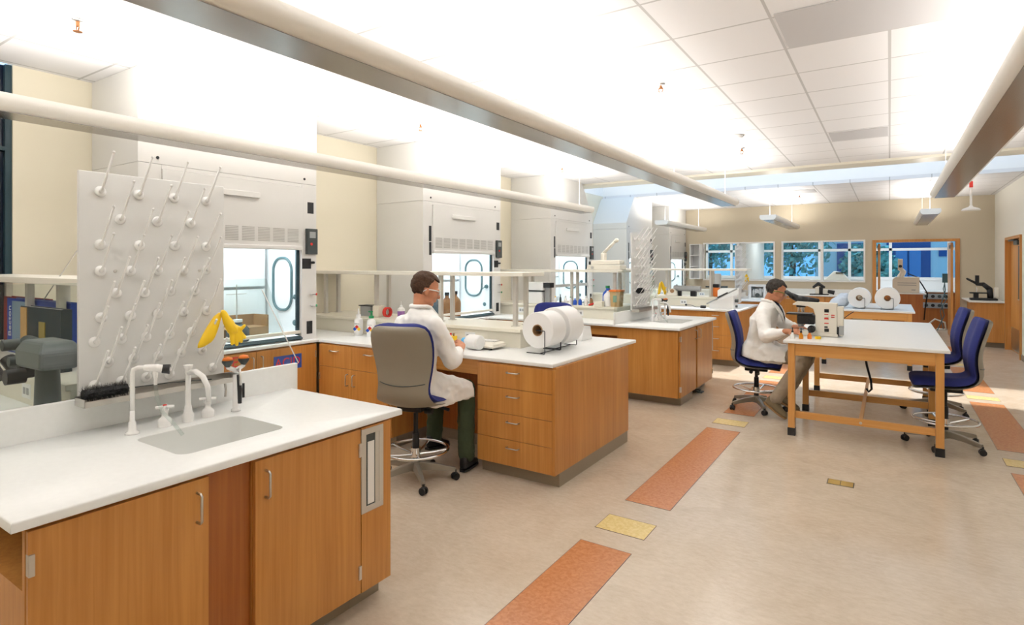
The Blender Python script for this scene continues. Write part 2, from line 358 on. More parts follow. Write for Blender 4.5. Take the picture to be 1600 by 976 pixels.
# adjoining room and outdoors
struct('ceiling', B().box(XL, XR, YF+.12, 20.1, 2.75, 2.82), M['ceil'], origin=(0, 0, 0))
YW = 18.9
ow = B().box(XL, XR+.1, YW, YW+.1, 0, 1.22).box(XL, XR+.1, YW, YW+.1, 2.5, 2.82)
struct('wall_outer', ow, M['whitepaint'])
mf = B().box(XL, XR, YW-.02, YW+.08, 1.22, 1.3).box(XL, XR, YW-.02, YW+.08, 2.02, 2.09)
for x in (-4.9, -4.15, -3.42, -1.7, -.95, .02, 1.3): mf.box(x-.035, x+.035, YW-.02, YW+.08, 1.3, 2.5)
w4 = struct('window_4', mf, M['whitepaint'])
obj('window_glass', B().box(XL, XR, YW+.03, YW+.036, 1.22, 2.5), M['tint'], w4)
struct('wall_partition', B().box(-3.35, -3.2, YF+.12, YW, 0, 2.75), M['wallr'])
for k_, (x, y) in enumerate(((-4.4, 17.6), (-2.2, 17.5), (.3, 17.6))):  # added fill panels, put in to brighten the daylit far room
    fill_ = thing('added_fill_panel', ['added fill light panel in the room behind the left far window', 'added fill light panel in the room behind the right far window', 'added fill light panel beyond the wooden doorway'][k_], 'light', (x, y, 2.70), group='added fill light panels of the far room')
    obj('housing', B().box(x-.6, x+.6, y-.3, y-.28, 2.70, 2.749).box(x-.6, x+.6, y+.28, y+.3, 2.70, 2.749).box(x-.6, x-.58, y-.28, y+.28, 2.70, 2.749).box(x+.58, x+.6, y-.28, y+.28, 2.70, 2.749), M['whitepaint'], fill_)
    area((x, y, 2.71), 1.1, .5, 28, (.80, .90, 1), (0, 0, 0))
# outside: ground, neighbour building, trees
struct('ground', B().box(-30, 25, 20.2, 45, -.2, -.02), M['bldg'])
nb = thing('neighbour_building', 'grey-blue building with deep blue doors seen beyond the far windows', 'building', (2, 27, 0))
obj('wall', B().box(-2.6, 8, 27, 30, -.02, 5), M['bldg'], nb)
M['bdoor'] = mat('deep_blue_door', (.03, .08, .22), .3)
M['bpane'] = mat('pale_blue_pane', (.12, .25, .45), .2)
for x, wd in ((-1.5, .7), (.2, .8), (4.6, .9)):
    dd = obj('door', B().box(x-.3, x+wd+.3, 26.95, 27, 0, 2.5), M['bdoor'], nb)
    obj('pane', B().box(x, x+wd*.46, 26.9, 26.95, .1, 2.2).box(x+wd*.54, x+wd, 26.9, 26.95, .1, 2.2), M['bpane'], dd)
obj('sign', B().box(1.55, 1.85, 26.95, 27, 1.95, 2.25), M['bdoor'], nb)
def tree(x, y, h, r, label):
    t = thing('tree', label, 'tree', (x, y, -.02), group='trees beyond the far windows')
    obj('trunk', B().limb([(x, y, -.02, .14), (x+.1, y, h*.4, .1), (x, y, h*.7, .06)], 8), M['bark'], t, smooth=True)
    rnd = random.Random(int(x*10)); b = bmesh.new()
    for k in range(1300):
        d = Vector((rnd.gauss(0, 1), rnd.gauss(0, 1), rnd.gauss(0, 1))).normalized()*r*rnd.uniform(.35, 1); d.z *= .9
        c = Vector((x, y, h*.62))+d; s_ = rnd.uniform(.07, .16); q = Vector((rnd.gauss(0, 1), rnd.gauss(0, 1), rnd.gauss(0, 1))).normalized(); u = q.orthogonal().normalized()*s_; v2 = q.cross(u).normalized()*s_*.6
        b.faces.new([b.verts.new(c+p) for p in (u, v2, -u, -v2)])
    obj('foliage', b, M['leaf'], t)
tree(-6.2, 24.0, 4.3, 1.5, 'leafy tree outside, behind the left pane of the left far window'); tree(-3.1, 23.6, 4.0, 1.5, 'leafy tree outside, between the two far windows')
tree(-9.5, 26.0, 5.2, 2.2, 'leafy tree outside, farthest left beyond the far windows'); tree(-.6, 23.4, 2.6, .9, 'small leafy tree outside behind the middle far window')

# ---------------------------------------------------------------- ceiling fittings
def pendant(x, y0, y1, z, label, k=1.0):
    t = thing('pendant_light', label, 'light', (x, (y0+y1)/2, z), group='linear pendant uplights')
    prof = [(-.10, 0), (.10, 0), (.13, .012), (.148, .04), (.15, .07), (.142, .098), (.134, .098), (.14, .07), (.138, .044), (.122, .02), (-.122, .02), (-.138, .044), (-.14, .07), (-.134, .098), (-.142, .098), (-.15, .07), (-.148, .04), (-.13, .012)]
    obj('housing', B().prism([(x+u, z+v) for u, v in prof], 'y', y0, y1), M['lamp'], t, smooth=True, auto=50)
    obj('end_cap', B().prism([(x+u, z+v) for u, v in prof[:6]+prof[14:]], 'y', y0-.006, y0), M['lamp'], t); obj('end_cap', B().prism([(x+u, z+v) for u, v in prof[:6]+prof[14:]], 'y', y1, y1+.006), M['lamp'], t)
    pn = B().box(x-.105, x+.105, y0+.01, y1-.01, z-.003, z)
    obj('perforated_panel', pn, M['perf'], t)

    ys = [y1-.25, y0+.25] if y1-y0 < 6 else [y1-.25, y1-2.7, y1-6.4, y0+.25]
    for y in ys: obj('suspension_wire', B().cyl((x, y, z+.02), (x, y, CEIL-.02), .004, seg=6).cyl((x, y, CEIL-.02), (x, y, CEIL), .03, seg=12), M['whitepaint'], t)
    nseg = max(1, round((y1-y0)/2.9)); L = (y1-y0)/nseg
    for i in range(nseg): area((x, y0+L*(i+.5), z+.085), .2, L-.06, LAMP_W*L*k, LAMP_COL, (math.pi, 0, 0))
    return t
M['lamp'] = mat('cream_lamp_housing', (.88, .85, .79), .35)
M['perf'] = mat('perforated_grey_panel', (.40, .37, .34), .2, metal=.75)
pendant(-4.25, -2.0, 8.75, 2.50, 'long white pendant tube light running past the fume hoods')
pendant(-2.07, -2.0, 9.25, 2.54, 'long cream pendant light over the peninsula ends')
pendant(.60, -2.0, 9.45, 2.52, 'brownish pendant light near the right wall, cut off by the photo edge', .5)
pendant(-4.2, 12.4, 15.6, 2.52, 'short far pendant light nearest the fume hoods', .7)
pendant(-2.0, 12.2, 15.8, 2.52, 'short far pendant light between the two far windows', .7)
pendant(.60, 12.4, 15.8, 2.52, 'short far pendant light in front of the wooden doorway', .6)
SP = [(-4.18, 1.5, 'above the nearest fume hood'), (-4.2, 4.62, 'above the second fume hood'), (-1.6, 4.71, 'on the open ceiling over the aisle'), (-1.6, 7.87, 'next to the smoke detector'), (-4.25, 7.9, 'above the third fume hood'), (-1.64, 13.9, 'on the far ceiling')]
spr = thing('sprinkler', 'brass ceiling sprinkler '+SP[0][2], 'sprinkler', (0, 0, 0), group='ceiling sprinklers')
obj('cover_plate', B().lathe([(.0, 0), (.032, 0), (.034, -.006), (.022, -.01), (.0, -.01)]), M['silver'], spr, smooth=True)
obj('nozzle', B().cyl((0, 0, -.014), (0, 0, -.045), .011).cyl((0, 0, -.075), (0, 0, -.078), .026, seg=12).tube([(.012, 0, -.03), (.02, 0, -.055), (.004, 0, -.076)], .004).tube([(-.012, 0, -.03), (-.02, 0, -.055), (-.004, 0, -.076)], .004), mat('brass', (.35, .16, .07), .35, metal=1), spr)
for i, (x, y, l) in enumerate(SP):
    if i: dup(spr, (x, y, CEIL), label='brass ceiling sprinkler '+l)
move(spr, (SP[0][0], SP[0][1], CEIL))
tag(obj('smoke_detector', B().lathe([(.0, 0), (.1, 0), (.095, -.02), (.06, -.035), (0, -.035)], (-1.52, 7.08, CEIL), 28), M['white'], smooth=True, origin=(-1.52, 7.08, CEIL)), 'round white smoke detector on the ceiling beside the pendant wire', 'smoke detector')
M['gpanel'] = mat('grey_return_panel', (.52, .51, .51), .8)
for (x0, x1, y0, y1, l) in ((-.60, .6, 3.75, 4.42, 'large grey ceiling return panel at the top of the photo'), (-.60, .0, 7.5, 8.05, 'grey ceiling panel just before the cream beam'), (.80, 1.2, 5.9, 6.5, 'small grey ceiling panel by the right pendant light'), (-2.45, -1.25, 12.9, 13.5, 'grey ceiling panel above the far wall')):
    tag(obj('air_return', B().box(x0+.015, x1-.015, y0+.015, y1-.015, CEIL-.007, CEIL-.0005), M['gpanel']), l, 'vent', 'grey ceiling panels')
# emergency shower
sx, sy = .90, 9.7
es = thing('safety_shower', 'white emergency shower head with a red tag hanging from the ceiling', 'shower', (sx, sy, 2.36))
obj('pipe', B().cyl((sx, sy, 2.41), (sx, sy, CEIL), .014), M['whitepaint'], es, smooth=True, auto=40)
obj('shower_head', B().lathe([(.0, .06), (.02, .06), (.025, .045), (.09, .02), (.105, 0), (.1, -.004), (0, 0)], (sx, sy, 2.36)), M['whitepaint'], es, smooth=True)
obj('tag', B().box(sx-.02, sx+.02, sy-.02, sy-.015, 2.66, 2.74), M['red'], es)
# ================================================================ CASEWORK
def handle(parent, axis, c, L=.1, out=(0, -1, 0), m=None):
    # wire pull; c = centre on the face, out = direction away from the face
    c = Vector(c); o = Vector(out)*.032; a = Vector({'x': (1, 0, 0), 'y': (0, 1, 0), 'z': (0, 0, 1)}[axis])*L/2
    pts = [c-a, c-a+o*.75, c-a*.86+o, c+a*.86+o, c+a+o*.75, c+a]
    return obj('handle', B().tube(pts, .0048, 8), m or M['steel'], parent, smooth=True)
def cabinet(label, loc, rz, w, d, items, group=None, H=.884, kick=True, wood='wood', name='base_cabinet', kz=.1, frame=None, kin=.065, low=None):
    """local: front face at y=0 looking to -y, x from 0 to w, depth to +y."""
    t = thing(name, label, 'cabinet', (0, 0, 0), 0, group)
    obj('carcass', B().box(0, w, .001, d, kz, low or H), M[frame or wood], t) if not low else obj('carcass', B().box(0, w, .001, d, kz, low).box(0, w, .001, .02, low, H), M[frame or wood], t)
    if kick: obj('kick', B().box(0.0, w, kin, d-.02, 0, kz), M['kick'], t)
    for it in items:
        kind, x0, x1, z0, z1 = it[:5]; g = .002
        m = M[it[6]] if len(it) > 6 else M[wood]
        if kind in ('door', 'drawer'):
            p_ = obj(kind, B().box(x0+g, x1-g, -.019, .0, z0+g, z1-g), m, t, bevel=.0015)
            if kind == 'drawer':
                c_ = (x0+x1)/2; handle(p_, 'x', (c_, -.019, (z0+z1)/2+.02 if z1-z0 < .16 else z1-.055), .105)
            else:
                s = it[5]                                   # side of the handle
                hx = x0+.045 if s == 'l' else x1-.045
                handle(p_, 'z', (hx, -.019, z1-.10), .105)
                hh = x1-.009 if s == 'l' else x0+.009
                for z in (z0+.1, z1-.1): obj('hinge', B().box(hh-.008, hh+.008, -.026, -.002, z-.032, z+.032, .002), M['steel'], p_)
        elif kind == 'panel':
            obj('panel', B().box(x0, x1, -.019+it[5], .0+.0001, z0, z1), m, t)
    return move(t, loc, rz)
# facing +X : rz=90  (local x -> world +Y, depth -> world -X)
def worktop(label, x0, x1, y0, y1, group=None, z=.914, th=.03):
    t = obj('worktop', B().box(x0, x1, y0, y1, z-th, z), M['top'], bevel=.006, origin=((x0+x1)/2, (y0+y1)/2, z-th))
    return tag(t, label, 'countertop', group)

# ---- sink end units (nearest one in front, repeated on the second and fourth peninsula)
def sink_end(x1, y0, y1, xs, sk, words, big=True):
    """x1 aisle edge, y0..y1 width, xs splash plane, sk = sink rectangle (x0,x1,y0,y1)"""
    t = thing('sink_worktop', 'white resin sink counter with %s' % words, 'countertop', ((x1+xs)/2, (y0+y1)/2, .884))
    b = B(); z1, z0 = .914, .884
    outer = [(xs, y0), (x1, y0), (x1, y1), (xs, y1)]
    inner = rrect((sk[0]+sk[1])/2, (sk[2]+sk[3])/2, sk[1]-sk[0], sk[3]-sk[2], .045)
    bm = b.bm
    # ring between the outline and the rounded opening, top and bottom
    n = len(inner); cx, cy = (sk[0]+sk[1])/2, (sk[2]+sk[3])/2
    def proj(p):
        dx, dy = p[0]-cx, p[1]-cy; k = 9e9
        if dx > 1e-6: k = min(k, (x1-cx)/dx)
        if dx < -1e-6: k = min(k, (xs-cx)/dx)
        if dy > 1e-6: k = min(k, (y1-cy)/dy)
        if dy < -1e-6: k = min(k, (y0-cy)/dy)
        return (cx+dx*k, cy+dy*k)
    ptsO = [proj(p) for p in inner]
    # snap the nearest projected point to each corner
    for c_ in outer:
        i = min(range(n), key=lambda i: (ptsO[i][0]-c_[0])**2+(ptsO[i][1]-c_[1])**2); ptsO[i] = c_
    e = .006
    def ins(p): return (min(max(p[0], xs+e), x1-e), min(max(p[1], y0+e), y1-e))
    O1 = [bm.verts.new((*ins(p), z1)) for p in ptsO]; O2 = [bm.verts.new((*p, z1-e)) for p in ptsO]; O3 = [bm.verts.new((*p, z0)) for p in ptsO]
    I1 = [bm.verts.new((*p, z1)) for p in inner]; I3 = [bm.verts.new((*p, z0)) for p in inner]
    for i in range(n):
        j = (i+1) % n
        for a, c in ((I1, O1), (O1, O2), (O2, O3), (O3, I3), (I3, I1)): bm.faces.new((a[i], a[j], c[j], c[i]))
    obj('top', b, M['top'], t, smooth=True, auto=50)
    bb = B(); sh = [(cx+(p[0]-cx)*.93, cy+(p[1]-cy)*.95) for p in inner]
    R0 = [(p[0], p[1], z1-.004) for p in inner]; R1 = [(p[0], p[1], .73) for p in sh]; R2 = [(cx+(p[0]-cx)*.86, cy+(p[1]-cy)*.9, .712) for p in inner]; R3 = [(cx+(p[0]-cx)*.05, cy+(p[1]-cy)*.05, .705) for p in inner]
    Q0 = [(cx+(p[0]-cx)*1.03, cy+(p[1]-cy)*1.03, z0-.001) for p in inner]; Q1 = [(cx+(p[0]-cx)*1.0, cy+(p[1]-cy)*1.0, .70) for p in inner]
    bb.rings([R3, R2, R1, R0], cap=False); bb.bm.faces.new([v for v in bb.bm.verts[:0]] or [bb.bm.verts.new(p) for p in R3])
    obj('basin', bb, M['basin'], t, smooth=True, auto=60)
    obj('drain', B().lathe([(0, 0), (.035, 0), (.04, .003), (.0, .003)], (cx, cy, .706), 20), M['steel'], t, smooth=True)
    obj('splash', B().box(xs-.022, xs, y0, y1+.04, .884, 1.055), M['top'], t, bevel=.003)
    return t
def shield(x, y0, y1, yb0, yb1, label):
    # clear trapezoid panel behind the drying board
    tag(obj('splash_shield', B().prism([(yb0, 1.056), (yb1, 1.056), (y1, 1.56), (y0, 1.56)], 'x', x-.004, x+.002), M['acrylic']), label, 'shield', 'clear splash shields')
PEG = [(157,299),(217,304),(272,309),(322,314),(188,342),(246,346),(298,348),(157,382),(218,383),(273,384),(322,385),(157,423),(204,423),(247,422),(287,422),(323,421),(181,458),(226,457),(267,455),(305,454),(158,496),(204,493),(247,490),(287,487),(323,485),(148,534),(190,529),(228,526),(265,522),(299,518),(169,565),(209,560),(247,556),(283,551),(316,547),(148,602),(190,595),(229,589),(265,584),(332,574)]
PEGYZ = []
for px, py in PEG:
    r = (px-800)/900.; th = math.atan2(590, 900); dx = r*math.cos(th)-math.sin(th); dy = r*math.sin(th)+math.cos(th); k = -2.925/dx
    PEGYZ.append((round(k*dy, 3), round(1.64-(py-413.3)/900*k, 3)))
def drying_rack():
    t = thing('drying_rack', 'large white peg drying board standing behind the nearest sink', 'drying rack', (-2.94, 1.385, 1.06))
    obj('board', B().box(-2.95, -2.93, 1.055, 1.705, 1.062, 2.05), M['hoodb'], t, bevel=.003)
    me = None
    for (y, z) in PEGYZ:
        if me is None:
            b = B().lathe([(0, 0), (.022, 0), (.024, .004), (.02, .01), (0, .012)], (0, 0, 0), 16, Matrix.Rotation(R(90), 3, 'Y'))
            b.tube([(0.008, 0, 0), (.022, 0, .004), (.03, 0, .016), (.135, 0, .16)], [.010, .009, .0055, .0045], 8).ball((.136, 0, .161), .0062, 8)
            p_ = obj('peg', b, M['white'], t, smooth=True); me = p_.data
            me.transform(Matrix.Translation(Vector(t.location)))
        else:
            p_ = bpy.data.objects.new('peg', me); C.objects.link(p_); p_.parent = t
        p_.location = Vector((-2.93, y, z))-Vector(t.location)
    sc = B()
    for y in (1.195, 1.575): sc.lathe([(0, 0), (.008, 0), (.006, .004), (0, .005)], (-2.93, y, 1.61), 10, Matrix.Rotation(R(90), 3, 'Y'))
    obj('screw', sc, M['steel'], t)
    tr = B().box(-2.93, -2.83, 1.04, 1.74, 1.035, 1.038).box(-2.833, -2.83, 1.04, 1.74, 1.038, 1.06).box(-2.93, -2.83, 1.04, 1.043, 1.038, 1.07).box(-2.93, -2.83, 1.737, 1.74, 1.038, 1.07).box(-2.929, -2.926, 1.04, 1.74, 1.038, 1.072)
    tr.tube([(-2.845, 1.66, 1.037), (-2.845, 1.665, 1.0), (-2.84, 1.66, .965)], .006)
    obj('drip_tray', tr, M['steel'], t)
    return t
M['hoodb'] = mat('grey_white_board', (.70, .70, .68), .4)
def bottle_brush():
    t = thing('bottle_brush', 'black bristle bottle brush lying in the steel tray under the nearest peg board', 'brush', (-2.88, 1.13, 1.04))
    rnd = random.Random(3); bm = bmesh.new()
    for k in range(1500):
        y = 1.05+.17*rnd.random(); a = rnd.uniform(0, 6.283); r = .028+.012*rnd.random(); c = Vector((-2.877, y, 1.083)); d = Vector((math.cos(a)*r, rnd.uniform(-.006, .006), math.sin(a)*r)); s_ = Vector((-math.sin(a), 0, math.cos(a)))*.0009
        bm.faces.new([bm.verts.new(p) for p in (c+s_, c-s_, c+d-s_*.6, c+d+s_*.6)])
    b = B(); b.bm.free(); b.bm = bm
    b.cyl((-2.877, 1.05, 1.083), (-2.877, 1.22, 1.083), .022, seg=10)
    obj('bristles', b, M['black'], t); obj('wire_handle', B().tube([(-2.877, 1.22, 1.083), (-2.87, 1.4, 1.078), (-2.862, 1.6, 1.062)], .0025, 6), M['dgrey'], t)
    return t
def fittings():
    """goose-neck tap, mixing tap with two valves and eyewash sprayers on the nearest sink"""
    W = M['whitepaint']; out = []
    t = thing('water_tap', 'white tall bent tap with a black end knob over the nearest sink', 'tap', (-2.72, 1.175, .914))
    obj('column', B().lathe([(0, 0), (.028, 0), (.026, .008), (.016, .014), (.015, .05), (.010, .055), (.0095, .10)], (-2.72, 1.175, .914), 20).tube([(-2.72, 1.175, .96), (-2.72, 1.175, 1.172), (-2.717, 1.178, 1.19), (-2.70, 1.19, 1.198), (-2.675, 1.222, 1.196)], .0095, 12), W, t, smooth=True)
    obj('valve_body', B().limb([(-2.682, 1.21, 1.196, .014), (-2.655, 1.245, 1.192, .018), (-2.645, 1.258, 1.188, .018)], 12).cyl((-2.66, 1.24, 1.185), (-2.66, 1.24, 1.15), .012, .009).cyl((-2.66, 1.24, 1.15), (-2.66, 1.24, 1.12), .007), W, t, smooth=True, auto=50)
    kn = obj('knob', B().cyl((-2.645, 1.262, 1.187), (-2.628, 1.285, 1.184), .019, .021, 16), M['black'], t, smooth=True, auto=50)
    obj('knob_centre', B().cyl((-2.628, 1.285, 1.184), (-2.6265, 1.287, 1.184), .009), W, kn)
    obj('hose', B().tube([(-2.66, 1.24, 1.12), (-2.655, 1.245, 1.06), (-2.64, 1.26, 1.0), (-2.60, 1.29, .945), (-2.57, 1.31, .90)], .008, 8), M['acrylic'], t, smooth=True)
    out.append(t)
    t = thing('mixing_tap', 'white mixing tap with hot and cold valves and a downturned spout at the nearest sink', 'tap', (-2.72, 1.41, .914))
    obj('column', B().lathe([(0, 0), (.024, 0), (.024, .035), (.019, .045), (.016, .06), (.014, .075), (.0115, .08), (.0115, .22), (.015, .225), (.015, .245), (.02, .25), (.02, .262), (0, .264)], (-2.72, 1.41, .914), 20), W, t, smooth=True, auto=50)
    obj('spout', B().tube([(-2.71, 1.41, 1.14), (-2.66, 1.415, 1.15), (-2.61, 1.42, 1.13), (-2.58, 1.424, 1.09), (-2.572, 1.426, 1.02)], [.012, .012, .0125, .012, .010], 12), W, t, smooth=True)
    for y, m, nm in ((1.31, 'red', 'hot_valve'), (1.505, 'greenp', 'cold_valve')):
        v = obj(nm, B().lathe([(0, 0), (.028, 0), (.028, .03), (.022, .038), (.014, .045), (.012, .06), (.016, .065), (.016, .078), (0, .08)], (-2.725, y, .914), 20).tube([(-2.745, y-.03, 1.0), (-2.725, y, 1.002), (-2.705, y+.03, 1.0)], .007, 8).tube([(-2.755, y+.02, 1.0), (-2.725, y, 1.002), (-2.695, y-.02, 1.0)], .007, 8), W, t, smooth=True, auto=50)
        obj('index_button', B().lathe([(0, 0), (.009, 0), (.008, .004), (0, .005)], (-2.725, y, 1.008), 12), M[m], v)
    out.append(t)
    t = thing('eyewash_sprayer', 'eyewash hose set with orange topped twin heads and black grip at the nearest sink', 'eyewash', (-2.715, 1.64, .914))
    obj('stand', B().lathe([(0, 0), (.022, 0), (.022, .01), (.015, .014), (.013, .18), (0, .182)], (-2.715, 1.64, .914), 16).limb([(-2.715, 1.60, 1.135, .010), (-2.715, 1.64, 1.115, .012), (-2.715, 1.68, 1.135, .010)], 10), W, t, smooth=True)
    obj('grip', B().tube([(-2.675, 1.63, 1.10), (-2.668, 1.632, 1.03), (-2.668, 1.632, .96)], [.009, .011, .009], 10).tube([(-2.69, 1.665, 1.05), (-2.69, 1.665, .98)], .006, 8), M['black'], t, smooth=True)
    obj('lever', B().tube([(-2.70, 1.64, 1.12), (-2.675, 1.635, 1.13), (-2.662, 1.632, 1.09), (-2.662, 1.632, 1.05)], .006, 8), M['steel'], t, smooth=True)
    for y in (1.598, 1.682):
        h = obj('spray_head', B().lathe([(0, 0), (.01, 0), (.026, .022), (.026, .032), (0, .034)], (-2.715, y, 1.138), 18), M['dgrey'], t, smooth=True, auto=50)
        obj('dust_cap', B().lathe([(.025, 0), (.02, .012), (.0, .018)], (-2.715, y, 1.171), 18), M['orange'], h, smooth=True)
    out.append(t)
    return out
def glove(c, side, label):
    t = thing('rubber_glove', label, 'glove', c, group='yellow rubber gloves on the nearest peg board')
    return t
# nearest peninsula ------------------------------------------------
T0 = sink_end(-2.06, .58, 2.13, -2.95, (-2.63, -2.25, 1.14, 1.60), 'rounded basin in the left foreground')
SH = shield(-2.975, .72, 1.98, .585, 2.165, 'clear splash shield either side of the nearest peg board')
RK = drying_rack(); BR = bottle_brush(); FT = fittings()
X0 = -2.09
cabinet('oak sink cabinet with its door handle at the right, left foreground', (X0, .62, 0), 90, .53, .86, [('door', 0, .53, .1, .872, 'r')], 'oak cabinets under the nearest sink', low=.69)
cabinet('narrow reddish oak apron panel between two sink doors in the foreground', (X0-.012, 1.152, 0), 90, .176, .84, [], 'oak cabinets under the nearest sink', wood='wood_d', kin=.053, low=.69)
cabinet('oak sink cabinet with its door handle at the left, beside the paper towel slot', (X0, 1.33, 0), 90, .54, .86, [('door', 0, .54, .1, .872, 'l')], 'oak cabinets under the nearest sink', low=.69)
cabinet('narrow oak end cabinet holding the steel paper towel slot', (X0, 1.872, 0), 90, .188, .86, [('panel', 0, .188, .1, .872, 0)], 'oak cabinets under the nearest sink', low=.69)
def towel(x, y0, y1, label):
    t = thing('towel_dispenser', label, 'paper towel dispenser', (x, (y0+y1)/2, .47), group='recessed paper towel dispensers')
    ym = (y0+y1)/2; b = B(); f = .028
    b.box(x, x+.006, y0, y1, .47, .47+f, .001).box(x, x+.006, y0, y1, .865-f, .865, .001).box(x, x+.006, y0, y0+f, .47+f, .865-f).box(x, x+.006, y1-f, y1, .47+f, .865-f)
    obj('frame', b, M['alu'], t); obj('recess', B().box(x, x+.001, y0+f, y1-f, .498, .837), M['dgrey'], t)
    obj('paper_towels', B().box(x+.001, x+.004, y0+f+.012, ym+.012, .505, .80), M['paper'], t); obj('plate', B().box(x+.001, x+.004, ym+.018, y1-f, .498, .837), M['alu'], t)
towel(-2.071, 1.868, 2.006, 'steel framed paper towel slot in the nearest sink cabinet, white towels showing')
worktop('white worktop behind the nearest splashback, carrying the dark grey stereo microscope', -4.668, -2.975, .58, 2.13, 'plain worktops of the peninsulas')
cabinet('oak base cabinet behind the nearest sink, near side', (-4.6, .62, 0), 0, 1.59, 1.47, [('door', 0, .53, .1, .87, 'r'), ('door', .53, 1.06, .1, .87, 'l'), ('door', 1.06, 1.6, .1, .87, 'l')])
def spine(y0, x1, label):
    t = thing('service_ledge', label, 'ledge', ((-5.5+x1)/2, y0+.8, .914), group='cream service ledges along the peninsulas')
    xw = -4.74 if y0 > 12 else -5.54; obj('duct', B().box(xw, x1-.015, y0+.545, y0+1.085, .9145, 1.05), M['ledge'], t)
    obj('cap', B().box(xw-.004, x1, y0+.52, y0+1.11, 1.05, 1.08), M['ledge'], t, bevel=.003)
    for k, x in enumerate((x1-.62, x1-1.55)):
        o = obj('outlet_plate', B().box(x, x+.115, y0+.541, y0+.545, .945, 1.02, .001), M['white'], t)
        obj('socket', B().box(x+.02, x+.05, y0+.5395, y0+.541, .965, 1.0).box(x+.065, x+.095, y0+.5395, y0+.541, .965, 1.0), M['grey'], o)
    return t
def shelf(y0, x1, xs, label):
    t = thing('reagent_shelf', label, 'shelf', ((-5.5+x1)/2, y0+.8, 1.08), group='white reagent shelves over the service ledges')
    obj('shelf_board', B().box(-5.54, x1, y0+.62, y0+1.0, 1.535, 1.57), M['shelfw'], t, bevel=.003)
    for x in xs:
        for y in (y0+.72, y0+.90): obj('upright', B().box(x-.018, x+.018, y-.018, y+.018, 1.0805, 1.535).box(x-.03, x+.03, y-.03, y+.03, 1.0805, 1.086), M['alu'], t)
    return t
M['shelfw'] = mat('offwhite_shelf', (.80, .77, .68), .4)
spine(.58, -3.2, 'cream service ledge behind the nearest sink with books standing on it'); shelf(.58, -3.15, (-5.3, -4.30, -3.84), 'white shelf over the books at the left edge of the photo')

# peninsula 1 ------------------------------------------------------
worktop('white worktop of the second peninsula with the seated man and the film rolls', -4.668, -2.05, 3.67, 5.32, 'plain worktops of the peninsulas')
dr4 = lambda x0, x1: [('drawer', x0, x1, .69, .872), ('drawer', x0, x1, .495, .69), ('drawer', x0, x1, .30, .495), ('drawer', x0, x1, .1, .30)]
cabinet('oak unit of four drawers beside the seated man in dark green trousers', (-2.735, 3.69, 0), 0, .70, 1.39, dr4(0, .68)+[('panel', .68, .70, .1, .872, 0)], kin=.05)
cabinet('oak corner cabinet, drawer over door, at the acid cabinet corner', (-4.66, 3.69, 0), 0, .46, 1.3, [('drawer', 0, .46, .66, .872), ('door', 0, .46, .1, .66, 'r')], 'drawer and door cabinets left of the seated man')
cabinet('oak cabinet, drawer over door, just behind the empty side of the seated man’s chair'.replace('’', "'"), (-4.2, 3.69, 0), 0, .50, 1.3, [('drawer', 0, .48, .66, .872), ('door', 0, .48, .1, .66, 'l')], 'drawer and door cabinets left of the seated man')
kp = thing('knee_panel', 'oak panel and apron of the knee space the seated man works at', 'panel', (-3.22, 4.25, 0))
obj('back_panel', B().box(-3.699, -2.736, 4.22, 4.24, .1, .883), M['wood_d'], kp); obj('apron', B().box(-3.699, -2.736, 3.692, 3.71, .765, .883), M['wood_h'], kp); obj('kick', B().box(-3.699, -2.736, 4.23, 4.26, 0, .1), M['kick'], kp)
spine(3.67, -2.66, 'cream service ledge in front of the seated man with kitchen scale before it'); shelf(3.67, -2.70, (-5.45, -4.62, -3.72, -2.84), 'white shelf above the seated man, its right end over the film rolls')

# peninsula 2 with sink end ------------------------------------------
DX, DYY = .10, 5.96
sink_end(-2.0, 6.54, 8.2, -2.79, (-2.50, -2.15, 7.08, 7.66), 'basin at the end of the third peninsula', False)
worktop('white worktop of the third peninsula with jugs and boxes along its ledge', -4.668, -2.812, 6.54, 8.2, 'plain worktops of the peninsulas')
cabinet('wide plain oak end panel cabinet of the third peninsula', (-2.78, 6.60, 0), 0, .745, .58, [('panel', 0, .745, .1, .872, 0)], kin=.09, low=.69)
cabinet('oak sink cabinet, first door of the third peninsula end facing the aisle', (-2.05, 6.60+.585, 0), 90, .16, .7, [], 'oak cabinets under the second sink', wood='wood', low=.69)
ds = thing('sink_cabinet_doors', 'pair of oak doors with steel pulls on the third peninsula end', 'cabinet', (-2.03, 7.3, .1))
for (a, b_, s) in ((6.605, 7.24, 'r'), (7.30, 8.02, 'l')):
    d_ = obj('door', B().box(-2.034, -2.012, a, b_, .1, .872), M['wood'], ds, bevel=.0015)
    hy = b_-.05 if s == 'r' else a+.05
    handle(d_, 'z', (-2.012, hy, .78), .105, (1, 0, 0)); hh = a if s == 'r' else b_
    for z in (.2, .78): obj('hinge', B().box(-2.02, -2.002, hh-.012, hh+.012, z-.03, z+.03), M['steel'], d_)
cabinet('oak cabinet behind the far door of the third peninsula end', (-2.05, 7.35, 0), 90, .69, .7, [], 'oak cabinets under the second sink', wood='wood', low=.69)
towel(-2.032, 8.03, 8.12, 'slim steel paper towel slot at the far end of the third peninsula')
tag(obj('foot_pedal', B().box(-2.12, -2.04, 7.44, 7.58, .012, .03, .004).tube([(-2.2, 7.5, .06), (-2.12, 7.5, .03), (-2.03, 7.5, .028)], .012).box(-2.06, -2.0, 7.46, 7.57, .0, .014, .003), M['dgrey'], smooth=False), 'small dark foot pedal on the floor under the third peninsula doors', 'pedal')
kp = thing('knee_panel', 'dark knee space with apron on the third peninsula beside its plain panel', 'panel', (-3.25, 7.1, 0))
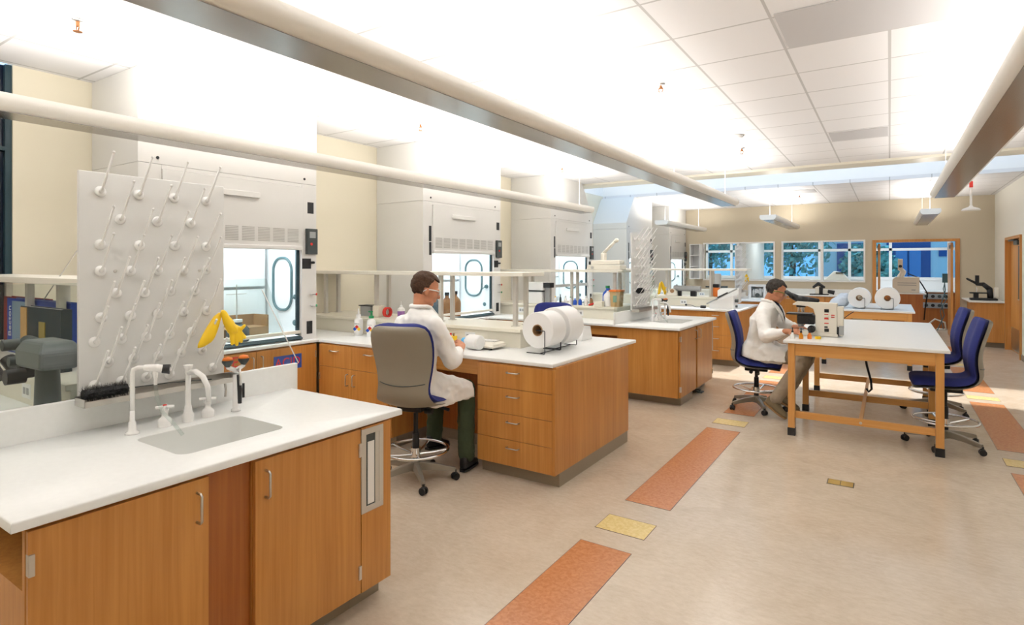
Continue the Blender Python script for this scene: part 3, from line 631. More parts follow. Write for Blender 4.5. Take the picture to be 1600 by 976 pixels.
obj('back_panel', B().box(-3.70, -2.782, 7.1, 7.12, .1, .883), M['wood_d'], kp); obj('apron', B().box(-3.3, -2.782, 6.602, 6.62, .77, .883), M['wood_h'], kp)
dw = obj('drawer', B().box(-3.70, -3.305, 6.60, 6.62, .77, .875), M['wood_h'], kp); handle(dw, 'x', (-3.5, 6.60, .83), .1)
cabinet('oak drawer unit of the third peninsula hidden partly by the film rolls', (-4.6, 6.62, 0), 0, .88, 1.3, [('drawer', 0, .44, .66, .872), ('drawer', .44, .88, .66, .872), ('door', 0, .44, .1, .66, 'r'), ('door', .44, .88, .1, .66, 'l')])
spine(6.54, -2.98, 'cream service ledge crowded with bottles on the third peninsula'); shelf(6.54, -2.95, (-5.2, -4.5, -3.75, -3.1), 'white shelf of the third peninsula carrying an old cream balance')

# peninsula 3 ------------------------------------------------------
worktop('white worktop of the fourth peninsula with a white sloping machine', -4.668, -2.0, 9.62, 11.28, 'plain worktops of the peninsulas')
cabinet('oak unit of four drawers behind the chair of the man at the microscope', (-2.70, 9.68, 0), 0, .68, 1.5, dr4(0, .66)+[('panel', .66, .68, .1, .872, 0)])
kp = thing('knee_panel', 'knee space with a shallow drawer on the fourth peninsula', 'panel', (-3.2, 10.2, 0))
obj('back_panel', B().box(-3.6, -2.702, 10.2, 10.22, .1, .883), M['wood_d'], kp); obj('apron', B().box(-2.98, -2.702, 9.682, 9.70, .77, .883), M['wood_h'], kp)
dw = obj('drawer', B().box(-3.6, -2.985, 9.68, 9.70, .77, .875), M['wood_h'], kp); handle(dw, 'x', (-3.2, 9.68, .83), .1)
cabinet('oak cabinet of the fourth peninsula next to the wall counter', (-4.6, 9.68, 0), 0, .98, 1.5, [('door', 0, .49, .1, .872, 'r'), ('door', .49, .98, .1, .872, 'l')])
spine(9.62, -2.48, 'pale service ledge under the skylight on the fourth peninsula'); shelf(9.62, -2.0, (-5.2, -4.3, -3.4, -2.62), 'white shelf under the skylight on the fourth peninsula')

# peninsula 4 ------------------------------------------------------
sink_end(-2.0, 12.56, 14.2, -2.79, (-2.50, -2.15, 13.1, 13.6), 'basin at the farthest peninsula, behind the microscope man', False)
worktop('white worktop of the farthest peninsula', -4.668, -2.812, 12.56, 14.2, 'plain worktops of the peninsulas')
cabinet('oak base cabinet of the farthest peninsula', (-4.6, 12.6, 0), 0, 2.56, 1.5, [('door', 0, .6, .1, .872, 'r'), ('door', .6, 1.2, .1, .872, 'l'), ('panel', 1.2, 2.56, .1, .872, 0)], low=.69)
spine(12.56, -2.95, 'pale service ledge on the farthest peninsula')

# copies of the rack, taps and shield
for dy, dxx, w_, wz in ((5.96, .17, 'third', 'second'), (11.9, .17, 'farthest', 'farthest')):
    r = dup(RK, Vector(RK.location)+Vector((dxx, dy, 0)), label='white peg drying board at the %s peninsula sink' % w_)
    l = ['white tall bent tap at the %s peninsula sink' % w_, 'white mixing tap at the %s peninsula sink' % w_, 'eyewash hose set with black grip at the %s peninsula sink' % w_]
    for o_, q in zip(FT, l): dup(o_, Vector(o_.location)+Vector((dxx+.02, dy, 0)), label=q)
dup(BR, Vector(BR.location)+Vector((.17, 6.02, .22)), label='black bottle brush hanging on the pegs of the third peninsula board')
sh = bpy.data.objects['splash_shield']; s2 = sh.copy(); C.objects.link(s2); s2.location = Vector(sh.location)+Vector((.16, 5.98, 0)); s2['label'] = 'clear splash shield either side of the third peninsula peg board'

# wall counter under the hoods -------------------------------------
worktop('white counter along the left wall that carries the row of fume hoods', XL+.001, -4.67, -.3, YF-.01)
def wallcab(y0, y1, l, n=2, sp=None):
    w_ = (y1-y0)/n
    it = [('door', (sp[i] if sp else w_*i), (sp[i+1] if sp else w_*(i+1)), .1, .872, 'r' if i % 2 == 0 else 'l') for i in range(n)]
    return cabinet(l, (-4.70, y0, 0), 90, y1-y0, .8, it, 'oak cabinets under the fume hoods')
AC = wallcab(2.16, 3.66, 'oak acid cabinet under the nearest fume hood, blue ACID sign on it', 2, [0, .86, 1.5])
wallcab(5.34, 6.54, 'oak cabinet under the second fume hood'); wallcab(8.22, 9.60, 'oak cabinet under the third fume hood'); wallcab(11.3, 12.54, 'oak cabinet under the fourth fume hood'); wallcab(14.24, 16.0, 'oak cabinet under the farthest fume hood')
sg = thing('hazard_sign', 'blue sign with red word ACID on the oak door under the nearest hood', 'sign', (-4.68, 3.34, .66))
obj('plate', B().box(-4.681, -4.678, 3.19, 3.485, .665, .80), M['signblue'] if 'signblue' in M else mat('sign_blue', (.03, .09, .42), .5), sg)
M['signred'] = mat('sign_red', (.75, .03, .04), .5)
text('lettering', 'ACID', .115, (-4.6775, 3.335, .732), FX, M['signred'], sg, .0008)
tag(text('sign_lettering', 'FLAMMABLE', .13, (-4.6795, 2.50, .80), FX, M['signred'], None, .0008), 'red capital lettering on the oak cabinet door left of the ACID sign', 'sign')

# far wall counter and right corner cabinet ---------------------------
worktop('white counter on the far wall under the right far window', -2.95, -.72, 15.45, YF-.001)
tag(obj('backsplash', B().box(-2.95, -.72, YF-.02, YF-.001, .9145, 1.04), M['top']), 'low white backsplash on the far wall under the windows', 'backsplash')
for i, x in enumerate((-2.9, -2.36, -1.82, -1.28)):
    cabinet('oak far wall cabinet, '+['behind the microscope man', 'left of the microscope man’s head'.replace('’', "'"), 'right of the microscope man', 'nearest the wooden doorway'][i], (x, 15.48, 0), 0, .535, .58, [('drawer', 0, .535, .7, .872), ('door', 0, .535, .1, .7, 'r' if i % 2 == 0 else 'l')], 'oak cabinets on the far wall')
worktop('pale grey worktop in the right far corner carrying a black microscope', 1.33, XR-.001, 14.68, YF-.001)
cabinet('plain oak corner cabinet beside the right wall door', (1.42, 14.74, 0), 0, .479, 1.3, [('panel', 0, .479, .1, .872, 0)])
tag(obj('wall_shelves', B().box(-4.55, -4.2, 15.78, 16.09, 1.25, 2.2).bm and B().box(-4.56, -4.54, 15.78, 16.09, 1.25, 2.2).box(-4.3, -4.28, 15.78, 16.09, 1.25, 2.2).box(-4.54, -4.3, 15.78, 16.09, 1.25, 1.27).box(-4.54, -4.3, 15.78, 16.09, 1.58, 1.6).box(-4.54, -4.3, 15.78, 16.09, 1.88, 1.9).box(-4.54, -4.3, 15.78, 16.09, 2.18, 2.2).box(-4.54, -4.3, 16.07, 16.09, 1.27, 2.18), M['white'] if False else M['whitepaint']), 'small white open shelf unit on the far wall beside the last hood', 'shelf')

# ================================================================ FUME HOODS
M['vent'] = mat('vent_slots', (.42, .41, .38), .5)
def hood(y0, y1, label, far_slope=False, near_slope=False, contents=True):
    XB, XFr = XL+.005, -4.75; zb = .9145
    t = thing('fume_hood', label, 'fume hood', ((XB+XFr)/2, (y0+y1)/2, zb), group='grey-white fume hoods along the left wall')
    a, b_ = y0+.17, y1-.17; zs = 1.80; e = B()
    # side walls and top (outer skin up to the seam)
    for q in (y0, y1-.05): obj('side_wall', B().box(XB, XFr-.001, q, q+.05, zb, 2.42), M['hood'], t)
    en = B(); s0 = y0+(.45 if near_slope else 0); s1 = y1-(.45 if far_slope else 0)
    en.rings([[(XB, y0, 2.423), (XFr, y0, 2.423), (XFr, y1, 2.423), (XB, y1, 2.423)], [(XB, y0, 2.55), (XFr, y0, 2.55), (XFr, y1, 2.55), (XB, y1, 2.55)], [(XB, s0, CEIL-.002), (XFr, s0, CEIL-.002), (XFr, s1, CEIL-.002), (XB, s1, CEIL-.002)]])
    obj('upper_enclosure', en, M['hood'], t)
    for q0, q1 in ((y0+.001, a), (b_, y1-.001)): obj('front_column', B().box(XFr-.06, XFr+.001, q0, q1, zb, 2.42), M['hood'], t, bevel=.004)
    fp = obj('front_panel', B().box(XFr-.03, XFr+.012, a+.002, b_-.002, zs+.0, 2.385).box(XFr-.03, XFr+.03, a+.002, b_-.002, zs-.02, zs+.02, .008), M['hood'], t, bevel=.003)
    obj('header_strip', B().box(XFr-.03, XFr, a, b_, 2.388, 2.42), M['hood'], t)
    n = 8 if b_-a > 1.2 else 5; w_ = (b_-a-.06)/n; vb = B(); sb = B()
    for i in range(n):
        ya = a+.03+w_*i+.02; yb = ya+w_-.035
        for k in range(9): vb.box(XFr+.011, XFr+.0135, ya, yb, 1.855+k*.0145, 1.861+k*.0145)
    obj('vent_grille', vb, M['vent'], fp)
    hl = (b_-a)*.36; hy = (a+b_)/2-.05
    obj('sash_handle', B().box(XFr+.012, XFr+.035, hy-hl/2, hy+hl/2, 2.235, 2.285, .004), M['hood'], fp)
    # liner: white inside box with baffle
    ln = B().box(XB+.06, XB+.075, y0+.06, y1-.06, zb+.01, 2.35)
    ln.box(XB+.075, XFr-.061, y0+.051, y0+.075, zb+.01, 2.35).box(XB+.075, XFr-.061, y1-.075, y1-.051, zb+.01, 2.35).box(XB+.06, XFr-.061, y0+.076, y1-.076, 2.33, 2.35).box(XB+.06, XFr-.03, y0+.076, y1-.076, zb+.001, zb+.02)
    ln.box(XB+.12, XB+.13, y0+.12, y1-.12, 1.42, 2.2).box(XB+.12, XB+.13, y0+.12, y1-.12, 1.02, 1.39)
    lo = obj('liner', ln, M['liner'], t)
    rg = []
    yw = y1-.082
    path = [(-5.18+u, yw, 1.445+v) for u, v in rrect(0, 0, .30, .53, .13, 6)]
    obj('side_window_gasket', B().tube(path, .014, 8, closed=True), M['ring'], lo, smooth=True)
    kb = B().cyl((-5.0+.06, yw, 1.32), (-4.94, yw-.03, 1.32), .03, .024).tube([(-4.94, yw-.03, 1.32), (-4.97, yw-.06, 1.29)], .006).cyl((-4.98, yw, 1.06), (-4.98, yw-.012, 1.06), .03, .02)
    obj('service_knob', kb, M['ring'], lo)
    # sash: glass in dark frame, sill foil
    g = B().box(XFr-.045, XFr-.04, a+.02, b_-.02, .99, zs-.02)
    sa = obj('sash', B().box(XFr-.058, XFr-.035, a, a+.022, .96, zs).box(XFr-.058, XFr-.035, b_-.03, b_, .96, zs), M['dark'], t)
    obj('sash_glass', g, M['glass'], sa); obj('sash_rail', B().box(XFr-.06, XFr-.012, a+.003, b_-.003, .975, 1.005, .004), M['cream'], sa)
    obj('airfoil', B().prism([(XFr-.03, .935), (XFr+.015, .925), (XFr+.02, .935), (XFr-.02, .955)], 'y', a, b_), M['dark'], t)
    if far_slope: obj('lower_sash_rail', B().box(XFr-.03, XFr-.005, a+.003, b_-.003, 1.25, 1.30, .004), M['hoodd'], sa)
    # controls on the far column
    yc = b_+.085
    cb = obj('control_box', B().box(XFr, XFr+.035, yc-.045, yc+.075, 1.74, 1.99, .004), M['dgrey'], t)
    obj('button', B().cyl((XFr+.035, yc+.0, 1.84), (XFr+.04, yc+.0, 1.84), .013), M['red'], cb)
    obj('display', B().box(XFr+.034, XFr+.036, yc-.02, yc+.05, 1.90, 1.96), M['grey'], cb)
    obj('label_plate', B().box(XFr, XFr+.003, yc-.02, yc+.05, 2.14, 2.25), M['black'], t)
    obj('tap_plate', B().box(XFr, XFr+.003, yc-.08, yc+.02, 1.60, 1.70).cyl((XFr, yc+.03, 1.66), (XFr+.035, yc+.03, 1.66), .012), M['black'], t)
    for z, m in ((1.35, 'red'), (1.19 if not contents else 1.24, 'greenp')):
        v = obj('service_valve', B().cyl((XFr, yc+.015, z), (XFr+.04, yc+.015, z), .008).box(XFr+.03, XFr+.042, yc-.01, yc+.05, z-.006, z+.006, .002), M['chrome'], t)
        obj('valve_index', B().cyl((XFr+.035, yc+.052, z), (XFr+.042, yc+.062, z), .012), M[m], v)
    obj('power_outlet', B().box(XFr, XFr+.006, yc-.03, yc+.035, .965, 1.09, .002), M['black'], t)
    obj('indicator_strip', B().box(XFr, XFr+.003, a-.065, a-.02, 1.93, 2.12).box(XFr, XFr+.004, a-.06, a-.02, 1.76, 1.92), M['black'], t)
    dt = B()
    for y in (a-.03, b_+.03): dt.cyl((XFr, y, 2.47), (XFr+.004, y, 2.47), .012, seg=12)
    obj('screw_cap', dt, M['black'], t)
    if True: area(((XB+XFr)/2+.05, (y0+y1)/2, 2.32), .12, (y1-y0)*.6, 16, (.90, .97, 1), (0, 0, 0))
    return t
HD = [(2.09, 3.71), (5.27, 6.94), (8.43, 10.05), (11.75, 13.35), (14.62, 16.08)]
hood(*HD[0], 'nearest large fume hood, left of the seated man, peg board before it')
hood(*HD[1], 'second fume hood, brown reagent bottles inside, behind the seated man')
hood(*HD[2], 'third fume hood with its sash half open, sloped top at its far side', far_slope=True)
hood(*HD[3], 'fourth fume hood under the skylight, bluish sloped top, mostly hidden by the peg board', near_slope=True)
hood(*HD[4], 'farthest fume hood in the left far corner')

# ================================================================ TABLES
def leg(x, y, m, t, H=.86, s=.06):
    l = obj('leg', B().box(x-s/2, x+s/2, y-s/2, y+s/2, .07, H), M[m], t, bevel=.003)
    obj('foot_boot', B().box(x-s/2-.004, x+s/2+.004, y-s/2-.004, y+s/2+.004, 0, .075, .004), M['black'], l)
tb = thing('lab_table', 'long maple worktable with white top, man at microscope at its left corner', 'table', (-.21, 7.45, 0))
obj('tabletop', B().box(-.86, .43, 6.08, 8.86, .886, .914), M['top'], tb, bevel=.005)
for y in (6.13, 7.24, 8.44):
    for x in (-.79, .36): leg(x, y, 'wood_t', tb, .885)
for y in (6.11, 8.46): obj('apron', B().box(-.759, .329, y, y+.022, .77, .885), M['wood_tx'], tb)
for x in (-.80, .35): obj('apron', B().box(x, x+.022, 6.161, 8.409, .77, .885), M['wood_ty'], tb)
for y in (6.12, 7.23, 8.43): obj('rail', B().box(-.759, .329, y, y+.025, .17, .235), M['wood_tx'], tb, bevel=.002)
obj('stretcher', B().box(-.235, -.205, 6.146, 8.43, .20, .235), M['wood_ty'], tb)
obj('bolt', B().cyl((-.22, 6.12, .20), (-.22, 6.112, .20), .012), M['steel'], tb)
tag(obj('power_cord', B().tube([(-.24, 7.3, .88), (-.235, 7.25, .75), (-.20, 7.1, .58), (-.16, 7.0, .44), (-.155, 6.98, .36), (-.18, 6.98, .33), (-.20, 6.99, .36)], .011, 8), M['black'], smooth=True), 'black cord hanging down under the microscope table', 'cord')
t2 = thing('lab_table', 'far maple table with white top holding the two white film rolls', 'table', (-.3, 11.8, 0))
obj('tabletop', B().box(-.98, .33, 10.78, 12.82, .886, .914), M['top'], t2, bevel=.005)
for x in (-.91, .26):
    for y in (10.84, 12.75): leg(x, y, 'wood_t', t2, .885)
obj('apron', B().box(-.88, .229, 10.82, 10.842, .77, .885), M['wood_tx'], t2); obj('apron', B().box(-.88, .229, 12.76, 12.782, .77, .885), M['wood_tx'], t2)
obj('rail', B().box(-.88, .229, 12.74, 12.765, .17, .235), M['wood_tx'], t2)
fl = thing('floor_outlet', 'brass two part outlet cover set in the floor before the table', 'outlet', (-.31, 4.96, 0))
for x in (-.39, -.306): obj('lid', B().box(x, x+.08, 4.915, 5.02, .0005, .004, .001), mat('brass_lid', (.62, .44, .14), .35, metal=.5), fl)
obj('frame', B().box(-.396, -.22, 4.909, 5.026, .0002, .002), M['dgrey'], fl)

# ================================================================ CHAIRS
def chair(label):
    t = thing('drafting_chair', label, 'chair', (0, 0, 0), group='blue drafting chairs with taupe backs')
    # profile of the one piece shell, local +y is forward: (y, z, half width)
    pr = [(.26, .550, .20), (.22, .562, .24), (.10, .56, .255), (-.04, .55, .255), (-.15, .56, .245), (-.225, .60, .225), (-.255, .665, .205), (-.245, .74, .205), (-.235, .82, .222), (-.25, .93, .243), (-.28, 1.03, .25), (-.305, 1.11, .235), (-.32, 1.155, .19)]
    def sweep(off0, off1, wk, curve):
        # two skins, each row follows the profile with sideways dish
        rs = []
        for i, (y, z, hw) in enumerate(pr):
            a = Vector((0, *pr[max(0, i-1)][:2])); c = Vector((0, *pr[min(len(pr)-1, i+1)][:2])); tt = (c-a).normalized(); nn = Vector((0, tt.z, -tt.y))   # normal pointing up/forward
            if nn.y < 0 and i > 6: nn = -nn
            if i <= 4 and nn.z < 0: nn = -nn
            row = []
            m_ = 14
            for k in range(m_+1):
                u = -1+2*k/m_; x = u*hw*wk; dish = curve*abs(u)**2*min(1, i/6); th = off0+(off1-off0)*(1-abs(u)**5)
                row.append(Vector((x, y, z))+nn*(dish+th))
            for k in range(m_, -1, -1):
                u = -1+2*k/m_; x = u*hw*wk; dish = curve*abs(u)**2*min(1, i/6)
                row.append(Vector((x, y, z))+nn*(dish+off0))
            rs.append(row)
        return rs
    obj('upholstery', B().rings(sweep(.0, .082, 1.0, .06)), M['fabric'], t, smooth=True, subd=1)
    obj('shell', B().rings(sweep(-.026, -.002, .985, .06)), M['shell'], t, smooth=True, subd=1)
    obj('seam', B().tube([(x_*.2, -.276+.065*x_*x_, .742-.02*(1-x_*x_)) for x_ in [-.9+.15*k for k in range(13)]], .0035, 6), M['dgrey'], t)
    obj('mechanism', B().box(-.10, .10, -.12, .12, .50, .555, .01).tube([(.08, .02, .525), (.17, .03, .52), (.26, .03, .50)], [.008, .008, .014], 8).cyl((.1, -.05, .50), (.16, -.05, .50), .02), M['black'], t)
    obj('gas_column', B().cyl((0, 0, .11), (0, 0, .36), .026).cyl((0, 0, .36), (0, 0, .51), .018), M['black'], t, smooth=True, auto=40)
    fr = B().tube([(.245*math.cos(R(a)), .245*math.sin(R(a)), .235) for a in range(0, 360, 10)], .011, 8, closed=True)
    for a in (0, 72, 144, 216, 288): fr.tube([(.03*math.cos(R(a+18)), .03*math.sin(R(a+18)), .20), (.15*math.cos(R(a+18)), .15*math.sin(R(a+18)), .215), (.232*math.cos(R(a+18)), .232*math.sin(R(a+18)), .232)], .009, 6)
    fr.cyl((0, 0, .18), (0, 0, .25), .036)
    obj('foot_ring', fr, M['chrome'], t, smooth=True, auto=50)
    bs = B().cyl((0, 0, .075), (0, 0, .15), .045, .038)
    M['baseleg'] = M.get('baseleg') or mat('taupe_base', (.33, .30, .25), .35, metal=.5)
    for k in range(5):
        a = R(72*k+90); c, s = math.cos(a), math.sin(a); rs = []
        for r_, z_, w_, h_ in ((.02, .115, .028, .03), (.15, .105, .024, .024), (.30, .078, .017, .016)):
            rs.append([(c*r_-s*w_*u, s*r_+c*w_*u, z_+h_*v) for u, v in ((-1, -1), (1, -1), (.7, 1), (-.7, 1))])
        bs.rings(rs)
    obj('star_base', bs, M['baseleg'], t, bevel=.004)
    for k in range(5):
        a = R(72*k+90); c, s = math.cos(a)*.30, math.sin(a)*.30
        cb = B(); q = Vector((-math.sin(a+.7), math.cos(a+.7), 0))
        for sg_ in (-1, 1):
            p_ = Vector((c, s, .027))+q*.014*sg_; cb.cyl(p_-q*.008, p_+q*.008, .027, seg=18)
        cb.cyl((c, s, .03), (c, s, .075), .010).ball((c, s, .045), (.022, .022, .016), 10)
        obj('caster', cb, M['black'], t, smooth=True, auto=40)
    return t
CH = chair('blue drafting chair with taupe back under the seated man at the left bench')
def lift(o, h):
    for c_ in o.children:
        if c_.name.split('.')[0] in ('upholstery', 'shell', 'seam', 'mechanism'): c_.location.z += h
    return o
def place(x, y, rz, label=None, h=0): return lift(dup(CH, (x, y, 0), rz, label), h)
place(-1.27, 7.02, -90+8, 'blue drafting chair under the man at the microscope', -.06)
place(.42, 6.52, 92, 'empty blue drafting chair at the right of the table, nearer of the two')
place(.43, 7.95, 92, 'empty blue drafting chair at the right of the table, farther of the two')
place(-3.38, 6.05, 207, 'empty blue drafting chair seen behind the film rolls')
lift(move(CH, (-3.02, 3.27, 0), 17), .045)
# ================================================================ PEOPLE
def remesh(o, vox, smooth=2, disp=None, seed=0, fac=.5):
    md = o.modifiers.new('remesh', 'REMESH'); md.mode = 'VOXEL'; md.voxel_size = vox; md.use_smooth_shade = True
    if smooth: s_ = o.modifiers.new('smooth', 'SMOOTH'); s_.iterations = smooth; s_.factor = fac
    if disp:
        for i, (size, st) in enumerate(disp):
            tx = bpy.data.textures.new('folds', 'CLOUDS'); tx.noise_scale = size; tx.noise_depth = 1
            d = o.modifiers.new('folds', 'DISPLACE'); d.texture = tx; d.strength = st; d.mid_level = .5; d.texture_coords = 'LOCAL'
        s_ = o.modifiers.new('smooth_after', 'SMOOTH'); s_.iterations = 3; s_.factor = .5
    return o
def frame(o_, fwd, up=(0, 0, 1)):
    f = Vector(fwd).normalized(); u = Vector(up); r = f.cross(u).normalized(); u = r.cross(f).normalized()
    m = Matrix((r, f, u)).transposed().to_4x4(); m.translation = Vector(o_); return m
def tb(b, sub, M4):            # merge builder sub into b with matrix
    bmesh.ops.transform(sub.bm, matrix=M4, verts=sub.bm.verts)
    me = bpy.data.meshes.new('tmp'); sub.bm.to_mesh(me); b.bm.from_mesh(me); bpy.data.meshes.remove(me); sub.bm.free()
def head_b():
    b = B()
    b.ball((0, -.012, .03), (.076, .098, .090), 24).ball((0, .028, -.03), (.060, .066, .082), 20)
    b.ball((0, .062, -.092), (.028, .024, .022), 14)
    for s in (-1, 1):
        b.ball((s*.038, .022, -.068), (.024, .045, .030), 14).ball((s*.036, .066, -.028), (.024, .022, .024), 14)
        b.ball((s*.031, .079, .018), (.026, .016, .010), 12)
        b.ball((s*.077, -.004, -.012), (.009, .019, .031), 14, Matrix.Rotation(-s*.3, 4, 'Z'))
        b.ball((s*.030, .078, .002), (.014, .010, .010), 12)
    b.limb([(0, .086, .008, .009), (0, .104, -.018, .0115), (0, .108, -.031, .013)], 12).ball((-.011, .097, -.035), .009, 10).ball((.011, .097, -.035), .009, 10)
    b.ball((0, .088, -.057), (.024, .010, .006), 12).ball((0, .086, -.067), (.021, .010, .007), 12)
    return b
def hand_b(side, curl=(.5, .7, .6), spread=.10, thumb=.4):
    """wrist at origin, fingers to +y, back of hand +z, thumb towards side*x"""
    b = B()
    b.limb([(0, -.03, 0, .027), (0, .01, 0, .027)], 12)
    rs = []
    for y, w_, t_ in ((-.005, .024, .016), (.02, .033, .016), (.05, .040, .015), (.078, .041, .013), (.09, .037, .010)):
        rs.append([(w_*math.cos(a), y, t_*math.sin(a)) for a in [2*math.pi*k/14 for k in range(14)]])
    b.rings(rs)
    L = (.072, .080, .075, .060); X = (.030, .010, -.011, -.031)
    for i in range(4):
        a = -.15; p = Vector((side*X[i], .082 - abs(i-1.2)*.004, .0)); l = L[i]; r = (.0092, .0094, .0090, .0080)[i]; pts = [(*p, r+.001)]
        sx = side*(1.3-i)*spread
        for j, f in enumerate((.44, .32, .24)):
            a += curl[j]*(1+.08*i); d = Vector((sx*.6, math.cos(a), -math.sin(a))); p = p+d*l*f; pts.append((*p, r-.0007*(j+1)))
        b.limb(pts, 10)
    p = Vector((side*.024, .018, -.006)); d1 = Vector((side*.75, .60, -.25-thumb*.4)).normalized(); d2 = Vector((side*(.45-thumb*.6), .85, -.3-thumb*.5)).normalized()
    q = p+d1*.042; q2 = q+d2*.03; q3 = q2+(d2+Vector((-side*thumb*.4, 0, 0))).normalized()*.024
    b.limb([(*p, .014), (*q, .0115), (*q2, .0102), (*q3, .0088)], 10)
    return b
def hair_b(front=.078, seed=1, tous=.006):
    bm = bmesh.new(); bmesh.ops.create_icosphere(bm, subdivisions=5, radius=1)
    for v in bm.verts:
        n = v.co.normalized(); v.co = Vector((n.x*.082, n.y*.104-.014, n.z*.097+.032))
        v.co += n*(noise.noise(v.co*42+Vector((seed, 0, 0)))*tous+noise.noise(v.co*110)*tous*.5)
        if n.z > .3: v.co += n*.005
    kill = []
    for f in bm.faces:
        c = f.calc_center_median(); y, z = c.y, c.z; ax = abs(c.x)
        if y > .03: h = front-.0+.25*(.09-y)-.3*max(0, ax-.05)
        elif y > .005: h = .035+(y-.005)*1.7
        elif y > -.028: h = .014
        else: h = -.052-.1*(y+.05)
        if z < h: kill.append(f)
    bmesh.ops.delete(bm, geom=kill, context='FACES')
    b = B(); b.bm.free(); b.bm = bm; return b
def oval(c, u, v, n=20): c = Vector(c); u = Vector(u); v = Vector(v); return [c+u*math.cos(2*math.pi*k/n)+v*math.sin(2*math.pi*k/n) for k in range(n)]
# ================================================================ THINGS ON THE BENCHES
def lathe_thing(name, label, cat, parts, loc, group=None):
    t = thing(name, label, cat, loc, 0, group)
    for nm, prof, m, sm in parts: obj(nm, B().lathe(prof, loc, 24), M[m], t, smooth=True, auto=35)
    return t
# film rolls on wire stands
def roll(x, y0, y1, r, z, label, wire=True, drop=.0):
    t = thing('film_roll', label, 'roll', (x, (y0+y1)/2, .9145), group='white film rolls on wire stands')
    b = B(); n = 40; co = .048
    def ring(rr, y): return [(x+rr*math.cos(2*math.pi*k/n), y, z+rr*math.sin(2*math.pi*k/n)) for k in range(n)]
    b.rings([ring(co, y0), ring(r*.97, y0), ring(r, y0+.006), ring(r, y1-.006), ring(r*.97, y1), ring(co, y1)], cap=False, closed=True)
    obj('film', b, M['paper'], t, smooth=True, auto=30)
    c = B(); c.rings([ring(co-.001, y0-.004), ring(co-.008, y0-.004), ring(co-.008, y1+.004), ring(co-.001, y1+.004)], cap=False, closed=True)
    obj('core', c, M['card'], t, smooth=True, auto=30)
    for yy, sgn in ((y0-.02, -1), (y1+.02, 1)):
        w_ = B().tube([(x, yy-sgn*.05, z), (x, yy, z), (x+.075, yy, z), (x+.08, yy, z-.005), (x+.08, yy, .925), (x+.075, yy, .9205), (x-.09, yy, .9205)], .004, 8)
        obj('wire_stand', w_, M['black'], t, smooth=True)
    obj('wire_foot', B().tube([(x+.03, y0-.02, .9205), (x+.03, y1+.02, .9205)], .004, 6), M['black'], t)
    return t
roll(-2.40, 4.04, 4.27, .148, 1.105, 'nearer white film roll with brown core on the second peninsula')
roll(-2.43, 4.36, 4.62, .165, 1.105, 'larger white film roll directly behind the nearer one on the second peninsula')
roll(-.42, 11.1, 11.45, .165, 1.09, 'left white film roll on the far table')
roll(-.03, 11.05, 11.4, .175, 1.10, 'right white film roll on the far table, taller of that pair')
tag(obj('wedge_holder', B().prism([(4.92, .915), (5.16, .915), (5.12, 1.04), (4.98, 1.06)], 'x', -2.62, -2.44), M['white'], bevel=.003), 'small white wedge shaped box behind the film rolls', 'box')
# kitchen scale
sc = thing('balance', 'flat cream laboratory balance between the seated man and the film rolls', 'scale', (-2.93, 4.1, .9145))
rz = Matrix.Rotation(R(-8), 4, 'Z'); 
obj('housing', B().rings([[(x, y, z) for x, y in pts] for z, pts in ((.93, [(-3.07, 3.99), (-2.80, 3.97), (-2.80, 4.17), (-3.07, 4.17)]), (.945, [(-3.08, 3.98), (-2.79, 3.96), (-2.79, 4.175), (-3.08, 4.175)]), (.962, [(-3.07, 4.0), (-2.80, 3.98), (-2.80, 4.17), (-3.07, 4.17)]), (.972, [(-3.04, 4.05), (-2.83, 4.04), (-2.83, 4.165), (-3.04, 4.165)]))]), M['cream'], sc, bevel=.003)
obj('pan', B().box(-3.02, -2.85, 4.065, 4.155, .974, .982, .003), M['white'], sc); obj('display', B().box(-3.03, -2.90, 4.012, 4.04, .960, .9655), M['grey'], sc)
obj('foot', B().cyl((-3.04, 4.0, .9145), (-3.04, 4.0, .93), .012).cyl((-2.83, 3.99, .9145), (-2.83, 3.99, .93), .012).cyl((-2.93, 4.15, .9145), (-2.93, 4.15, .93), .012), M['black'], sc)
# jug lying on its side
jg = thing('jug', 'white plastic jug with blue cap lying on its side at the man’s hand'.replace('’', "'"), 'bottle', (-3.08, 4.0, .9145))
rx = Matrix.Rotation(R(90), 3, 'Y') 
obj('jug_body', B().lathe([(0, 0), (.05, 0), (.062, .01), (.064, .10), (.06, .14), (.035, .175), (.022, .185), (.022, .20), (0, .20)], (-2.895, 3.93, .979), 24, Matrix.Rotation(R(-90-12), 3, 'Z') @ Matrix.Rotation(R(90), 3, 'X') @ Matrix.Rotation(R(0), 3, 'Z')), M['white'], jg, smooth=True, auto=40)
# (the cap sits at the neck end)
for o_ in [jg]: pass
_d = (Matrix.Rotation(R(-90-12), 3, 'Z') @ Matrix.Rotation(R(90), 3, 'X')) @ Vector((0, 0, 1)); _n = Vector((-2.895, 3.93, .979))+_d*.195
obj('cap', B().cyl(_n, _n+_d*.03, .027, .026, 20), M['cyan'], jg, smooth=True, auto=40)
rk = thing('tube_rack', 'yellow rack with small brown tubes in front of the seated man', 'rack', (-3.40, 4.13, .9145))
obj('tray', B().box(-3.47, -3.33, 4.10, 4.16, .9145, .93).box(-3.47, -3.33, 4.10, 4.16, .975, .985).box(-3.47, -3.464, 4.10, 4.16, .93, .975).box(-3.336, -3.33, 4.10, 4.16, .93, .975), M['yellow'], rk)
for k in range(4): obj('tube', B().cyl((-3.45+.034*k, 4.13, .92), (-3.45+.034*k, 4.13, 1.0), .008).cyl((-3.45+.034*k, 4.13, 1.0), (-3.45+.034*k, 4.13, 1.01), .010), M['card'] if k % 2 else M['red'], rk)
